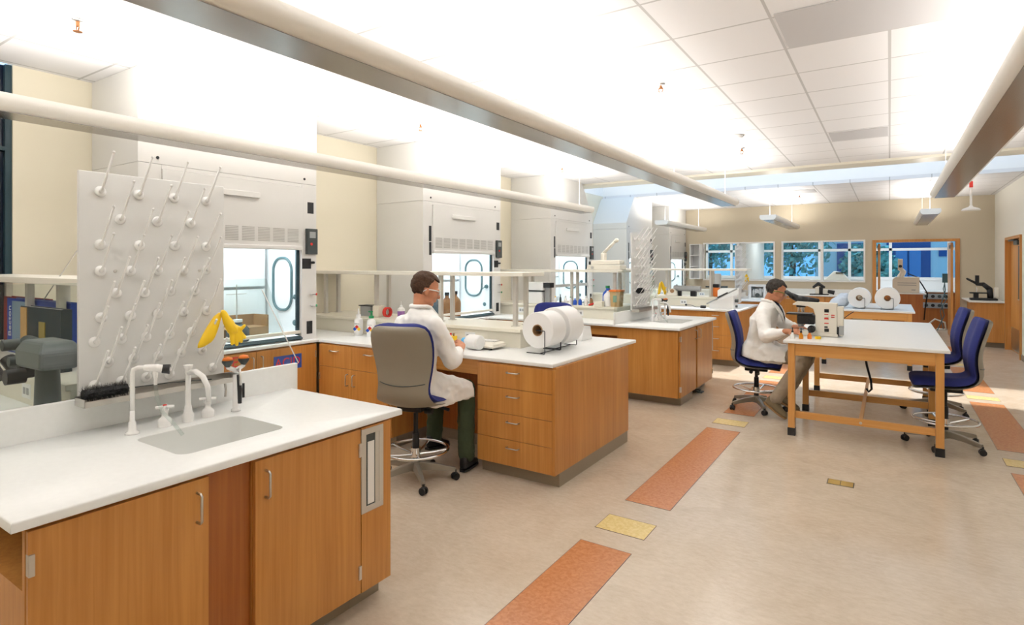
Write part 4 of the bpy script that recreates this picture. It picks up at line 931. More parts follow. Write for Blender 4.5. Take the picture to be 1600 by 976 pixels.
# wash bottles with hazard diamonds
def diamond(parent, c, s, n):       # n = outward normal in plan
    n = Vector(n).normalized(); r = Vector((-n.y, n.x, 0)); u = Vector((0, 0, 1)); c = Vector(c)
    for nm, dx, dz, m in (('hazard_red', 0, .5, 'red'), ('hazard_blue', -.5, 0, 'blue'), ('hazard_yellow', .5, 0, 'yellow'), ('hazard_white', 0, -.5, 'white')):
        q = c+r*dx*s+u*dz*s; h = s*.47; b = B(); b.rings([[q+n*e+r*h*a+u*h*z_ for a, z_ in ((1, 0), (0, 1), (-1, 0), (0, -1))] for e in (0, .0012)]); obj(nm, b, M[m], parent)
def wash_bottle(x, y, label, cap='white', n=(.45, -.9, 0), words='RUBBING ALCOHOL'):
    t = thing('wash_bottle', label, 'bottle', (x, y, .9145), group='white squeeze bottles with hazard diamonds')
    bd = obj('bottle_body', B().lathe([(0, 0), (.034, 0), (.037, .006), (.037, .125), (.03, .14), (.017, .15), (.017, .16), (0, .16)], (x, y, .9145), 24), M['white'], t, smooth=True, auto=40)
    if cap == 'white': obj('cap', B().lathe([(0, .155), (.02, .155), (.019, .178), (.008, .183), (.006, .205), (.003, .23), (0, .23)], (x, y, .9145), 16), M['white'], t, smooth=True, auto=40)
    else: obj('pump_cap', B().lathe([(0, .155), (.021, .155), (.021, .175), (.008, .178), (.006, .205), (0, .205)], (x, y, .9145), 16).box(x-.03, x+.012, y-.008, y+.008, 1.118, 1.13, .003), M['greenp'], t, smooth=True, auto=40)
    nn = Vector(n).normalized(); c = Vector((x, y, .9145+.06))+nn*.0376; lb = obj('label', B().rings([[c+nn*e+Vector((-nn.y, nn.x, 0))*a*.024+Vector((0, 0, b_)) for a, b_ in ((-1, -.034), (1, -.034), (1, .05), (-1, .05))] for e in (-.003, .0005)]), M['paper'], t)
    diamond(lb, c+nn*.001+Vector((0, 0, -.004)), .036, nn)
    an = math.atan2(nn.x, -nn.y); text('lettering', words, .0085, c+nn*.001+Vector((0, 0, .040)), (R(90), 0, an), M['dgrey'], lb, .0003)
    t.scale = (1.2, 1.2, 1.2)
    return t
wash_bottle(-4.58, 4.10, 'white squeeze bottle with hazard diamond, leftmost on the second peninsula', words='BUFFER 10X')
wash_bottle(-4.37, 4.08, 'white pump bottle with a green pump and hazard diamond beside the man’s chair'.replace('’', "'"), 'green', words='ETHANOL')
# boxes and bottles on the ledge of peninsula 1
bx = thing('supply_box', 'grey wipes box with black top on the ledge behind the pump bottle', 'box', (-4.72, 4.42, 1.0805)); obj('box_body', B().box(-4.84, -4.68, 4.36, 4.46, 1.0805, 1.19), M['grey'], bx); obj('lid', B().box(-4.86, -4.645, 4.35, 4.47, 1.19, 1.2), M['black'], bx)
tag(obj('carton', B().box(-4.63, -4.54, 4.34, 4.44, 1.0805, 1.20), M['ledge'], bevel=.002), 'small cream carton next to the grey wipes box on the ledge', 'box')
tag(obj('tape_roll', B().rings([[( -4.49, 4.40+r_*math.cos(a), 1.135+r_*math.sin(a)) for a in [2*math.pi*k/24 for k in range(24)]] for r_ in (.04, .054)]+[[(-4.45, 4.40+r_*math.cos(a), 1.135+r_*math.sin(a)) for a in [2*math.pi*k/24 for k in range(24)]] for r_ in (.054, .04)], cap=False, closed=True), M['red'], smooth=True, auto=40), 'red tape roll standing on the ledge left of the seated man', 'tape')
lathe_thing('reagent_bottle', 'squeeze bottle of purple fluid on the ledge behind the seated man’s shoulder'.replace('’', "'"), 'bottle', [('fluid', [(0, 0), (.036, 0), (.038, .006), (.038, .075), (0, .075)], 'purple', 1), ('shoulder', [(0, .075), (.038, .0752), (.037, .10), (.016, .115), (.015, .13), (.005, .14), (.002, .18), (0, .18)], 'white', 1)], (-4.27, 4.40, 1.0805))
# books behind the nearest sink
def book(x0, x1, y, th, h, m, label, words=None):
    t = thing('binder', label, 'book', ((x0+x1)/2, y, 1.0805), group='binders on the ledge behind the nearest sink')
    obj('cover', B().box(x0, x1, y, y+.004, 1.081, 1.081+h).box(x0, x1, y+th-.004, y+th, 1.081, 1.081+h).box(x1-.004, x1, y+.004, y+th-.004, 1.081, 1.081+h), M[m], t); obj('pages', B().box(x0+.004, x1-.005, y+.004, y+th-.004, 1.085, 1.075+h), M['paper'], t)
    return t
M['maroon'] = mat('maroon_cover', (.30, .03, .03), .45); M['royal'] = mat('royal_blue_cover', (.015, .06, .42), .4); M['blackc'] = mat('dark_slate_cover', (.02, .035, .045), .35); M['mist'] = mat('mist_blue_print', (.25, .36, .48), .5)
book(-5.05, -4.35, 1.385, .045, .345, 'maroon', 'tall maroon binder behind the nearest sink, rearmost of the three')
k2 = book(-4.78, -3.80, 1.328, .05, .345, 'royal', 'wide royal blue binder with white spine lettering behind the nearest sink')
obj('printed_panel', B().box(-4.68, -4.30, 1.324, 1.327, 1.09, 1.41), M['mist'], k2); text('spine_lettering', 'Becton', .07, (-4.73, 1.3265, 1.28), (R(90), R(-90), 0), M['white'], k2)
k3 = book(-4.14, -3.58, 1.21, .05, .325, 'blackc', 'dark slate binder with a tan edge in front of the blue binder')
obj('spine_band', B().box(-4.13, -4.04, 1.205, 1.209, 1.085, 1.40), mat('tan_band', (.55, .33, .12), .5), k3); obj('cover_tag', B().box(-3.86, -3.78, 1.205, 1.209, 1.22, 1.33), mat('olive_tag', (.30, .22, .04), .5), k3)
tag(obj('metal_rod', B().cyl((-4.6, 1.40, 1.30), (-3.78, 1.40, 1.80), .003), M['steel']), 'thin metal rod sticking up past the shelf at the left edge', 'rod')
# stereo microscope, near left
ms = thing('stereo_microscope', 'dark grey stereo microscope behind the nearest splashback at the left edge', 'microscope', (-3.12, .98, .9145))
obj('base', B().box(-3.34, -3.0, .84, 1.10, .9145, .935, .01), M['dgrey'], ms)
obj('column', B().rings([oval((-3.10, 1.0, .935), (.062, 0, 0), (0, .05, 0)), oval((-3.10, 1.0, 1.1), (.056, 0, 0), (0, .045, 0)), oval((-3.10, 1.0, 1.20), (.050, 0, 0), (0, .042, 0))]), M['dgrey'], ms, smooth=True, auto=50)
Z_ = .145
obj('head', B().rings([[(-3.20, .93, 1.045+Z_), (-2.99, .94, 1.045+Z_), (-2.97, 1.06, 1.045+Z_), (-3.20, 1.06, 1.045+Z_)], [(-3.22, .92, 1.06+Z_), (-2.97, .93, 1.06+Z_), (-2.95, 1.08, 1.06+Z_), (-3.22, 1.08, 1.06+Z_)], [(-3.23, .92, 1.12+Z_), (-2.96, .93, 1.12+Z_), (-2.95, 1.08, 1.12+Z_), (-3.23, 1.08, 1.12+Z_)], [(-3.20, .94, 1.165+Z_), (-3.0, .95, 1.165+Z_), (-2.99, 1.06, 1.165+Z_), (-3.20, 1.06, 1.165+Z_)]]), mat('scope_grey', (.13, .15, .15), .4), ms, bevel=.012)
obj('neck', B().limb([(-3.20, 1.0, 1.13+Z_, .032), (-3.33, 1.0, 1.14+Z_, .03)], 16), M['dgrey'], ms, smooth=True)
obj('arm', B().box(-3.37, -3.325, .97, 1.03, .97+Z_, 1.14+Z_, .01), M['black'], ms)
obj('knob', B().cyl((-3.345, .97, 1.13+Z_), (-3.345, .91, 1.13+Z_), .026), M['dgrey'], ms, smooth=True, auto=40); obj('knob', B().cyl((-3.30, .97, 1.06+Z_), (-3.30, .92, 1.06+Z_), .022), M['dgrey'], ms, smooth=True, auto=40); obj('focus_knob', B().cyl((-3.27, .97, .995+Z_), (-3.27, .90, .995+Z_), .034), M['black'], ms, smooth=True, auto=40)
obj('tube_arm', B().cyl((-3.33, .98, .985+Z_), (-3.47, .96, .965+Z_), .022), M['black'], ms, smooth=True, auto=40)
obj('eyepiece', B().cyl((-3.44, .93, .97+Z_), (-3.52, .90, 1.045+Z_), .026, .032, 20), M['black'], ms, smooth=True, auto=40)
obj('eyepiece', B().cyl((-3.44, 1.0, .97+Z_), (-3.52, .98, 1.045+Z_), .026, .032, 20), M['black'], ms, smooth=True, auto=40)
tag(obj('cable', B().tube([(-3.05, .90, .922), (-3.2, .80, .922), (-3.5, .78, .922), (-3.7, .86, .922), (-3.9, .80, .922)], .006, 8), M['black'], smooth=True), 'black cable curving over the worktop beside the dark stereo microscope', 'cable')
tag(obj('notepad', B().box(-3.36, -3.2, .70, .80, .9145, .922), M['cyan']), 'pale blue pad lying under the dark stereo microscope', 'pad')
# rubber gloves on the rack
def gloves(c, sc_, label, grp=None):
    t = thing('rubber_gloves', label, 'gloves', c, 0, grp); x, y, z = c
    a = B().rings([oval((x, y-.005, z), (.01, 0, 0), (0, .02, .008)), oval((x+.01, y-.035, z-.05), (.014, 0, 0), (0, .034, .012)), oval((x+.015, y-.065, z-.11), (.018, 0, 0), (0, .042, .012)), oval((x+.015, y-.090, z-.165), (.020, 0, 0), (0, .046, .018))])
    o1 = obj('cuff', a, M['yellow'], t, smooth=True, subd=1)
    b = B().limb([(x+.02, y+.005, z, .014), (x+.03, y+.025, z-.05, .024), (x+.035, y+.045, z-.09, .028)], 12)
    for k, (dy, dz, l) in enumerate(((.008, -.16, 0), (.030, -.165, 0), (.052, -.155, 0), (.070, -.135, 0))): b.limb([(x+.035, y+.040+.010*k, z-.09, .014), (x+.045, y+.030+dy, z-.13, .0115), (x+.05, y+.026+dy*1.1, z+dz, .0095)], 10)
    b.limb([(x+.03, y+.05, z-.07, .012), (x+.045, y+.085, z-.09, .0105), (x+.05, y+.10, z-.075, .009)], 10)
    o2 = obj('glove', b, M['yellow'], t); remesh(o2, .004, 2, [(.02, .005)])
    return t
M['dumm'] = M['yellow']
gloves((-2.83, 1.625, 1.40), 1, 'yellow rubber gloves hung on the right edge of the nearest peg board', 'yellow rubber gloves on peg boards')
gloves((-2.64, 7.74, 1.40), 1, 'yellow rubber gloves hung on the third peninsula peg board', 'yellow rubber gloves on peg boards')
gloves((-2.70, 13.66, 1.42), 1, 'yellow rubber gloves at the farthest peninsula peg board', 'yellow rubber gloves on peg boards')
# compound microscope of the man
cm = thing('microscope', 'cream research microscope with black eyepieces used by the man in the lab coat', 'microscope', (-.56, 6.66, .9145))
obj('stand', B().prism([(-.63, .935), (-.44, .935), (-.44, 1.25), (-.80, 1.262), (-.84, 1.235), (-.84, 1.225), (-.70, 1.215), (-.65, 1.19), (-.63, 1.12)], 'y', 6.58, 6.72), M['cream'], cm, bevel=.006)
obj('base', B().prism([(-.84, .918), (-.43, .918), (-.43, .945), (-.62, .965), (-.80, .96), (-.84, .945)], 'y', 6.57, 6.73), M['cream'], cm, bevel=.004)
obj('lamp_house', B().box(-.44, -.385, 6.59, 6.71, .93, 1.22, .004), M['cream'], cm); obj('side_heat_sink', B().box(-.44, -.42, 6.575, 6.585, .93, 1.02), M['black'], cm)
obj('rear_grille', B().box(-.42, -.38, 6.574, 6.59, .94, 1.03), M['grey'], cm)
w_ = B()
for z in (1.16, 0.965): w_.box(-.55, -.51, 6.577, 6.58, z, z+.032)
w_.box(-.55, -.52, 6.577, 6.58, 1.005, 1.02); obj('switch_panel', w_, M['black'], cm)
w_ = B()
for z in (1.12, 1.155): w_.box(-.55, -.515, 6.578, 6.58, z-.02, z-.012)
for z in (1.09, 1.045): w_.box(-.55, -.512, 6.578, 6.58, z, z+.01)
for z in (1.13, 1.11): w_.box(-.49, -.46, 6.578, 6.58, z, z+.008)
obj('marking', w_, M['red'], cm)
obj('binocular_head', B().limb([(-.72, 6.65, 1.275, .034), (-.80, 6.66, 1.285, .036), (-.86, 6.68, 1.315, .03)], 16).limb([(-.62, 6.65, 1.272, .022), (-.72, 6.65, 1.278, .032)], 12), M['black'], cm, smooth=True)
for dy in (-.032, .032): obj('eyepiece', B().limb([(-.85, 6.68+dy, 1.31, .020), (-.915, 6.71+dy, 1.352, .017)], 14), M['black'], cm, smooth=True)
obj('turret', B().cyl((-.77, 6.65, 1.225), (-.77, 6.65, 1.20), .045), M['black'], cm)
for dx, dy in ((-.02, 0), (.02, .015), (.01, -.02)): obj('objective', B().cyl((-.77+dx, 6.65+dy, 1.20), (-.77+dx*1.1, 6.65+dy*1.1, 1.15), .011, .008), M['chrome'], cm, smooth=True, auto=40)
obj('stage', B().box(-.90, -.66, 6.56, 6.74, 1.125, 1.14, .003).box(-.80, -.64, 6.58, 6.72, 1.03, 1.125, .01).cyl((-.70, 6.575, 1.06), (-.70, 6.54, 1.06), .02), M['black'], cm)
obj('condenser', B().cyl((-.77, 6.65, 1.03), (-.77, 6.65, 1.0), .028).cyl((-.76, 6.60, .97), (-.76, 6.60, .99), .02), M['grey'], cm)
obj('focus_knob', B().cyl((-.66, 6.58, .99), (-.66, 6.51, .99), .036).cyl((-.66, 6.51, .99), (-.66, 6.495, .99), .022), M['black'], cm, smooth=True, auto=40)
obj('mains_lead', B().tube([(-.385, 6.66, 1.10), (-.34, 6.68, 1.14), (-.30, 6.70, 1.17)], .004, 6), M['black'], cm)
# staining bottles beside it
for i, (x, y, m, l) in enumerate(((-.80, 6.26, 'white', 'small dropper bottle of clear stain, leftmost on the table corner'), (-.725, 6.27, 'amber', 'small dropper bottle of amber stain, second from the table corner'), (-.655, 6.31, 'orange', 'small dropper bottle of orange stain at the microscope foot'), (-.585, 6.35, 'yellow', 'low jar of yellow stain nearest the cream microscope'))):
    t = thing('dropper_bottle', l, 'bottle', (x, y, .9145), group='stain bottles at the microscope'); h = .05 if i < 3 else .03
    obj('bottle_body', B().lathe([(0, 0), (.019, 0), (.02, .004), (.02, h*.7), (.010, h), (.010, h+.012), (0, h+.012)] if i < 3 else [(0, 0), (.026, 0), (.027, .004), (.027, .024), (0, .026)], (x, y, .9145), 18), M[m] if i != 0 else M['whitepaint'], t, smooth=True, auto=40)
    if i < 3: obj('dropper_bulb', B().lathe([(0, h+.01), (.011, h+.01), (.010, h+.024), (.006, h+.028), (.006, h+.055), (0, h+.06)], (x, y, .9145), 14), M['black'], t, smooth=True, auto=50)
# reagent bottles inside hoods
def rb(x, y, z, r, h, m, label, cap='black', grp='glass bottles inside the fume hoods'):
    t = thing('reagent_bottle', label, 'bottle', (x, y, z), group=grp)
    obj('bottle_body', B().lathe([(0, 0), (r*.95, 0), (r, .008), (r, h*.55), (r*.85, h*.66), (r*.35, h*.80), (r*.33, h*.9), (0, h*.9)], (x, y, z), 20), M[m], t, smooth=True, auto=50)
    obj('cap', B().lathe([(0, h*.88), (r*.42, h*.88), (r*.42, h), (0, h)], (x, y, z), 14), M[cap], t, smooth=True, auto=50)
    return t
M['brownglass'] = mat('brown_bottle_glass', (.30, .13, .04), .12); M['greyglass'] = mat('smoky_flask', (.045, .07, .085), .12)
rb(-5.0, 5.80, .936, .07, .30, 'greyglass', 'dark glass bottle, leftmost in the second hood'); rb(-4.98, 6.0, .936, .075, .33, 'brownglass', 'brown glass bottle in the middle of the second hood'); rb(-5.0, 6.2, .936, .08, .34, 'brownglass', 'clear necked brown bottle, rightmost in the second hood')
rb(-5.02, 3.05, .936, .10, .20, 'greyglass', 'round dark flask inside the nearest hood at its left side', 'white')
fd = thing('heating_frame', 'wooden crate with small apparatus inside the nearest hood', 'apparatus', (-5.2, 3.2, .936))
obj('crate', B().box(-5.34, -5.1, 2.95, 3.42, .936, 1.04).box(-5.34, -5.32, 2.95, 3.42, 1.04, 1.15).box(-5.34, -5.1, 3.40, 3.42, 1.04, 1.15), M['card'], fd); obj('clamp_stand', B().cyl((-5.2, 3.15, 1.04), (-5.2, 3.15, 1.45), .006).cyl((-5.2, 3.05, 1.36), (-5.2, 3.25, 1.36), .004), M['steel'], fd)
# third peninsula ledge items
L2 = 1.0805; y2 = 7.2
cf = thing('water_purifier', 'white two part lab unit with black band and display on the third peninsula ledge', 'apparatus', (-4.25, y2, L2)); 
obj('lower_body', B().box(-4.40, -4.16, y2-.08, y2+.1, L2, L2+.17, .006), M['white'], cf); obj('band', B().box(-4.405, -4.155, y2-.083, y2+.1, L2+.172, L2+.188), M['black'], cf); obj('upper_body', B().box(-4.40, -4.14, y2-.08, y2+.1, L2+.19, L2+.31, .006), M['white'], cf); obj('display', B().box(-4.14, -4.03, y2-.07, y2+.05, L2+.23, L2+.30, .004), M['black'], cf); obj('bracket', B().box(-4.14, -4.06, y2-.03, y2+.03, L2, L2+.23), M['grey'], cf)
its = [(-3.98, .022, .11, 'paper', 'yellow', 'yellow capped'), (-3.90, .016, .14, 'greyglass', 'black', 'dark slim'), (-3.82, .025, .12, 'paper', 'white', 'white square'), (-3.74, .022, .11, 'paper', 'greenp', 'green capped'), (-3.67, .026, .09, 'blue', 'blue', 'left blue'), (-3.59, .026, .10, 'blue', 'white', 'right blue'), (-3.50, .028, .13, 'paper', 'white', 'plain white'), (-3.42, .024, .12, 'card', 'white', 'tan')]
for x, r_, h_, m, c_, d_ in its: rb(x, y2, L2, r_, h_, m, '%s small bottle on the third peninsula ledge before the third hood' % d_, c_, 'small bottles on the third peninsula ledge')
rb(-3.16, y2-.02, L2, .065, .24, 'paper', 'big white jug with blue cap on the third peninsula ledge', 'blue', 'jugs on the third peninsula ledge'); rb(-3.24, y2+.14, L2, .07, .27, 'blue', 'blue jug with green cap behind the big white jug', 'greenp', 'jugs on the third peninsula ledge')
tag(obj('marker_pen', B().cyl((-3.42, y2-.08, L2+.012), (-3.30, y2-.06, L2+.05), .012), M['red'], smooth=True, auto=40), 'red marker leaning by the jugs on the third peninsula ledge', 'marker')
ct_ = thing('storage_tub', 'tan tub with orange lid and green label on the third peninsula ledge', 'tub', (-3.03, y2-.02, L2)); obj('tub', B().prism([(-3.10, L2), (-2.985, L2), (-2.97, L2+.20), (-3.115, L2+.20)], 'y', y2-.08, y2+.06), mat('tan_tub', (.55, .38, .18), .5), ct_, bevel=.004); obj('lid', B().box(-3.125, -2.96, y2-.09, y2+.07, L2+.2, L2+.225, .005), M['orange'], ct_); obj('label', B().box(-3.065, -3.015, y2-.084, y2-.08, L2+.06, L2+.15), mat('sage_label', (.20, .35, .25), .6), ct_)
tag(obj('tissue_box', B().box(-3.31, -3.19, y2-.16, y2-.08, L2-.0, L2+.07, .004), M['ledge']), 'low cream box in front of the big white jug', 'box')
# old balance on its shelf
ba = thing('old_balance', 'cream mechanical balance with angled arm on the third peninsula shelf', 'scale', (-3.30, 7.35, 1.5705))
obj('base', B().prism([(-3.50, 1.571), (-3.0, 1.571), (-3.0, 1.63), (-3.47, 1.64)], 'y', 7.2, 7.42), M['cream'], ba, bevel=.008); obj('housing', B().box(-3.45, -3.02, 7.24, 7.40, 1.64, 1.70, .01), M['cream'], ba)
obj('post', B().box(-3.32, -3.26, 7.28, 7.36, 1.70, 1.80, .008), M['cream'], ba); obj('arm', B().limb([(-3.29, 7.32, 1.80, .022), (-3.13, 7.32, 1.95, .02), (-3.10, 7.32, 1.97, .03)], 12), M['cream'], ba, smooth=True); obj('dial', B().cyl((-3.40, 7.19, 1.60), (-3.40, 7.18, 1.60), .02), M['steel'], ba)
# fourth peninsula machines
mc = thing('sloping_press', 'white wedge shaped machine with a long lever on the fourth peninsula', 'machine', (-2.3, 10.0, .9145))
obj('housing', B().prism([(-2.50, .9145), (-2.12, .9145), (-2.12, 1.14), (-2.50, 1.01)], 'y', 9.78, 10.1), M['white'], mc, bevel=.006); obj('rear_cover', B().prism([(-2.45, 1.0), (-2.10, 1.0), (-2.10, 1.24), (-2.40, 1.24), (-2.45, 1.2)], 'y', 10.11, 10.3), M['white'], mc, bevel=.01)
obj('lever', B().box(-2.55, -2.06, 9.765, 9.785, -.012, .012, .003, Matrix.Rotation(0, 4, 'Y')).bm and B().tube([(-2.54, 9.765, .99), (-2.06, 9.765, 1.25)], .012, 8), M['grey'], mc); obj('slider', B().tube([(-2.36, 9.75, 1.10), (-2.20, 9.75, 1.185)], .012, 8), M['black'], mc); obj('side_knob', B().cyl((-2.12, 9.9, 1.05), (-2.07, 9.9, 1.05), .03).cyl((-2.10, 9.85, .96), (-2.07, 9.85, .96), .02), M['dgrey'], mc)
tag(obj('desk_microphone', B().tube([(-2.86, 9.76, .96), (-2.80, 9.76, .96), (-2.70, 9.77, .93), (-2.62, 9.78, .93)], .006, 8).ball((-2.88, 9.76, .962), .018).box(-2.64, -2.56, 9.75, 9.82, .9145, .96, .006), M['black']), 'small black cable plug and clamp lying left of the sloping machine', 'clamp')
ob = thing('orange_meter', 'orange and black instrument on the fourth peninsula ledge', 'instrument', (-2.52, 10.5, L2)); obj('housing', B().box(-2.595, -2.49, 10.375, 10.485, L2, L2+.16, .02), M['orange'], ob); obj('top_grip', B().box(-2.595, -2.50, 10.38, 10.48, L2+.16, L2+.22, .01), M['black'], ob)
gt = thing('grey_tube_instrument', 'long grey tubular instrument lying on the fourth peninsula ledge', 'instrument', (-3.0, 10.3, L2)); obj('barrel', B().cyl((-3.25, 10.3, L2+.14), (-2.78, 10.3, L2+.13), .05).cyl((-3.1, 10.3, L2+.18), (-3.1, 10.3, L2+.20), .012), M['grey'], gt, smooth=True, auto=40); obj('stand', B().box(-2.95, -2.86, 10.25, 10.35, L2, L2+.09, .004), M['black'], gt); obj('stand', B().box(-3.18, -3.12, 10.27, 10.33, L2, L2+.09), M['black'], gt)
td = thing('tape_dispenser', 'beige tape dispenser on the fourth peninsula ledge', 'tape dispenser', (-3.25, 10.22, L2)); obj('housing', B().prism([(-3.36, L2), (-3.16, L2), (-3.17, L2+.08), (-3.22, L2+.13), (-3.29, L2+.13)], 'y', 10.18, 10.24), M['cream'], td, bevel=.006); obj('tape', B().cyl((-3.25, 10.165, L2+.09), (-3.25, 10.179, L2+.09), .035), M['card'], td)
tag(obj('white_case', B().box(-3.55, -3.42, 9.9, 10.0, .9145, 1.02, .005), M['white']), 'small white case on the fourth peninsula worktop', 'case')
# farthest peninsula: white analyser and grey scope
an_ = thing('tubing_analyser', 'white open framed analyser with coiled tubing behind the microscope man', 'machine', (-2.3, 13.4, .9145)); obj('frame', B().box(-2.48, -2.44, 12.9, 13.1, .9145, 1.22).box(-2.2, -2.16, 12.9, 13.1, .9145, 1.22).box(-2.44, -2.2, 12.9, 13.1, 1.18, 1.22).box(-2.44, -2.2, 12.9, 13.1, .9145, .95).box(-2.44, -2.2, 13.09, 13.1, .95, 1.18), M['white'], an_); obj('tubing', B().tube([(-2.42+.2*(k/30), 12.93+.02*math.sin(k), 1.06+.08*math.cos(k*1.1)) for k in range(31)], .010, 6), M['white'], an_, smooth=True); obj('pump', B().cyl((-2.32, 12.92, 1.0), (-2.32, 12.97, 1.0), .045).box(-2.42, -2.36, 12.92, 12.99, 1.1, 1.16), M['dgrey'], an_)
gs = thing('grey_stand', 'speckled grey column stand on the fourth peninsula ledge', 'apparatus', (-2.2, 11.0, .9145)); obj('column', B().cyl((-2.75, 10.85, L2-.0), (-2.75, 10.85, L2+.36), .05), M['alu'], gs, smooth=True, auto=40)
bpy.data.objects.remove(gs.children[0]); bpy.data.objects.remove(gs)
gs = thing('grey_stand', 'speckled grey column stand at the end of the farthest peninsula', 'apparatus', (-3.2, 13.2, L2)); obj('column', B().cyl((-3.2, 13.2, L2), (-3.2, 13.2, L2+.36), .08), M['alu'], gs, smooth=True, auto=40); obj('side_clamp', B().cyl((-3.12, 13.2, L2+.06), (-2.98, 13.2, L2+.06), .03).box(-3.45, -3.28, 13.17, 13.23, L2+.05, L2+.08), M['dgrey'], gs)
# far wall counter items
s2_ = thing('small_microscope', 'small cream bench microscope on the far wall counter right of the man', 'microscope', (-1.45, 15.7, .9145)); obj('base', B().box(-1.62, -1.22, 15.6, 15.8, .9145, .935), M['black'], s2_); obj('body', B().box(-1.50, -1.42, 15.64, 15.76, .935, 1.10, .01).box(-1.34, -1.24, 15.64, 15.76, .935, 1.04, .01), M['cream'], s2_); obj('arms', B().limb([(-1.54, 15.7, 1.10, .03), (-1.44, 15.7, 1.18, .04), (-1.32, 15.7, 1.10, .03)], 10).box(-1.42, -1.34, 15.66, 15.74, .935, 1.1), M['black'], s2_); obj('lamp', B().cyl((-1.24, 15.7, 1.0), (-1.10, 15.7, .97), .04, .05), M['black'], s2_)
tag(obj('bar_handle', B().box(-2.45, -2.2, 16.04, 16.099, 1.041, 1.08, .01), M['black']), 'short black bar on the far wall splash right of the microscope man', 'bar')
bs_ = thing('bagged_instrument', 'instrument under clear crumpled plastic at the left end of the far table', 'apparatus', (-.75, 11.35, .9145)); bb_ = obj('plastic_cover', B().rings([oval((-.74, 11.35, .915), (.17, 0, 0), (0, .14, 0)), oval((-.72, 11.35, 1.02), (.15, 0, 0), (0, .12, 0)), oval((-.66, 11.35, 1.12), (.09, 0, 0), (0, .08, 0)), oval((-.62, 11.35, 1.17), (.03, 0, 0), (0, .03, 0))]), mat('cloudy_plastic', (.66, .70, .74), .2, bump=.8, bscale=25), bs_, smooth=True, subd=1); remesh(bb_, .02, 1, [(.06, .05)])
# right corner microscope
rm = thing('black_microscope', 'black inverted microscope on the grey worktop in the right far corner', 'microscope', (1.6, 15.2, .9145)); X_ = 1.58; Yc = 15.1
obj('base', B().box(X_-.20, X_+.24, Yc-.1, Yc+.1, .9145, .96, .015), M['black'], rm); obj('arm', B().limb([(X_+.13, Yc, .96, .05), (X_+.12, Yc, 1.14, .05), (X_+.02, Yc, 1.24, .04), (X_-.08, Yc, 1.24, .03)], 12), M['black'], rm, smooth=True); obj('stage', B().box(X_-.2, X_+.08, Yc-.08, Yc+.08, 1.05, 1.075).box(X_-.14, X_-.06, Yc-.05, Yc+.05, .96, 1.05), M['black'], rm)
obj('eyepiece', B().limb([(X_-.10, Yc, 1.26, .025), (X_-.24, Yc, 1.35, .02)], 12), M['black'], rm, smooth=True); obj('camera_tube', B().cyl((X_-.08, Yc, 1.24), (X_-.08, Yc, 1.42), .035), M['black'], rm, smooth=True, auto=40); obj('objective', B().cyl((X_-.08, Yc, 1.08), (X_-.08, Yc, 1.18), .018), M['chrome'], rm); obj('lamp_house', B().box(X_+.19, X_+.26, Yc-.05, Yc+.05, .98, 1.18, .01), M['cream'], rm)
tag(obj('corner_cylinder', B().lathe([(0, 0), (.05, 0), (.05, .12), (.03, .16), (0, .16)], (1.80, 15.55, .9145), 16), M['silver'], smooth=True, auto=40), 'metal canister behind the black microscope in the corner', 'canister')
# adjoining room seen through the doorway
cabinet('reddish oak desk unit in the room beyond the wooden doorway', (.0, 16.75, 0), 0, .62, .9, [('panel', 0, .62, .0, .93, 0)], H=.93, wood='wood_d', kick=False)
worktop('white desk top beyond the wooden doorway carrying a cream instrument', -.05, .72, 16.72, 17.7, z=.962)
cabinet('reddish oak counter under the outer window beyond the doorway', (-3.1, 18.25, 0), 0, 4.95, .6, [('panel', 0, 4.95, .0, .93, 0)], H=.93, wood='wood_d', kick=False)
worktop('long white counter under the outer windows of the far room', -3.15, 1.88, 18.2, YW-.01, z=.962)
ci = thing('cream_instrument', 'large cream instrument with a slotted front seen through the wooden doorway', 'machine', (.33, 17.1, .9625)); obj('housing', B().prism([(.06, .963), (.60, .963), (.60, 1.34), (.12, 1.34), (.06, 1.28)], 'y', 16.9, 17.35), M['cream'], ci, bevel=.01)
sl_ = B()
for z in (1.19, 1.14): sl_.box(.16, .54, 16.895, 16.9, z, z+.012)
sl_.box(.44, .52, 16.895, 16.9, 1.02, 1.04); obj('front_slot', sl_, M['grey'], ci); obj('scope_head', B().limb([(.22, 17.05, 1.34, .07), (.28, 17.05, 1.46, .06), (.24, 17.05, 1.52, .05)], 14).box(.17, .27, 17.0, 17.1, 1.5, 1.78, .01), M['cream'], ci); obj('lens', B().cyl((.22, 17.0, 1.60), (.22, 16.97, 1.60), .035), M['black'], ci); obj('power_cable', B().tube([(.38, 17.05, 1.42), (.55, 17.02, 1.34), (.66, 17.0, 1.15), (.76, 17.0, .95), (.72, 17.1, .6), (.70, 17.2, .3)], .015, 6), M['black'], ci)
wi = thing('wide_instrument', 'cream low instrument beyond the right far window', 'machine', (-1.1, 18.4, .9625)); obj('housing', B().prism([(-1.9, .963), (-.9, .963), (-.9, 1.2), (-1.1, 1.42), (-1.3, 1.46), (-1.5, 1.25), (-1.9, 1.22)], 'y', 18.3, 18.7), M['cream'], wi, bevel=.02); obj('paper_tray', B().box(-1.25, -1.0, 18.28, 18.32, 1.40, 1.43), M['black'], wi)
sk_ = thing('socket_panel', 'grey twin row socket panel on the reddish desk beyond the doorway', 'sockets', (.98, 18.2, .6))
for z in (.60, .83):
    o_ = obj('plate', B().box(.72, 1.26, 18.215, 18.228, z-.07, z+.07), M['grey'], sk_)
    for k in range(4): obj('socket', B().cyl((.79+.135*k, 18.215, z), (.79+.135*k, 18.205, z), .04), M['black'] if k % 2 else M['dgrey'], o_)
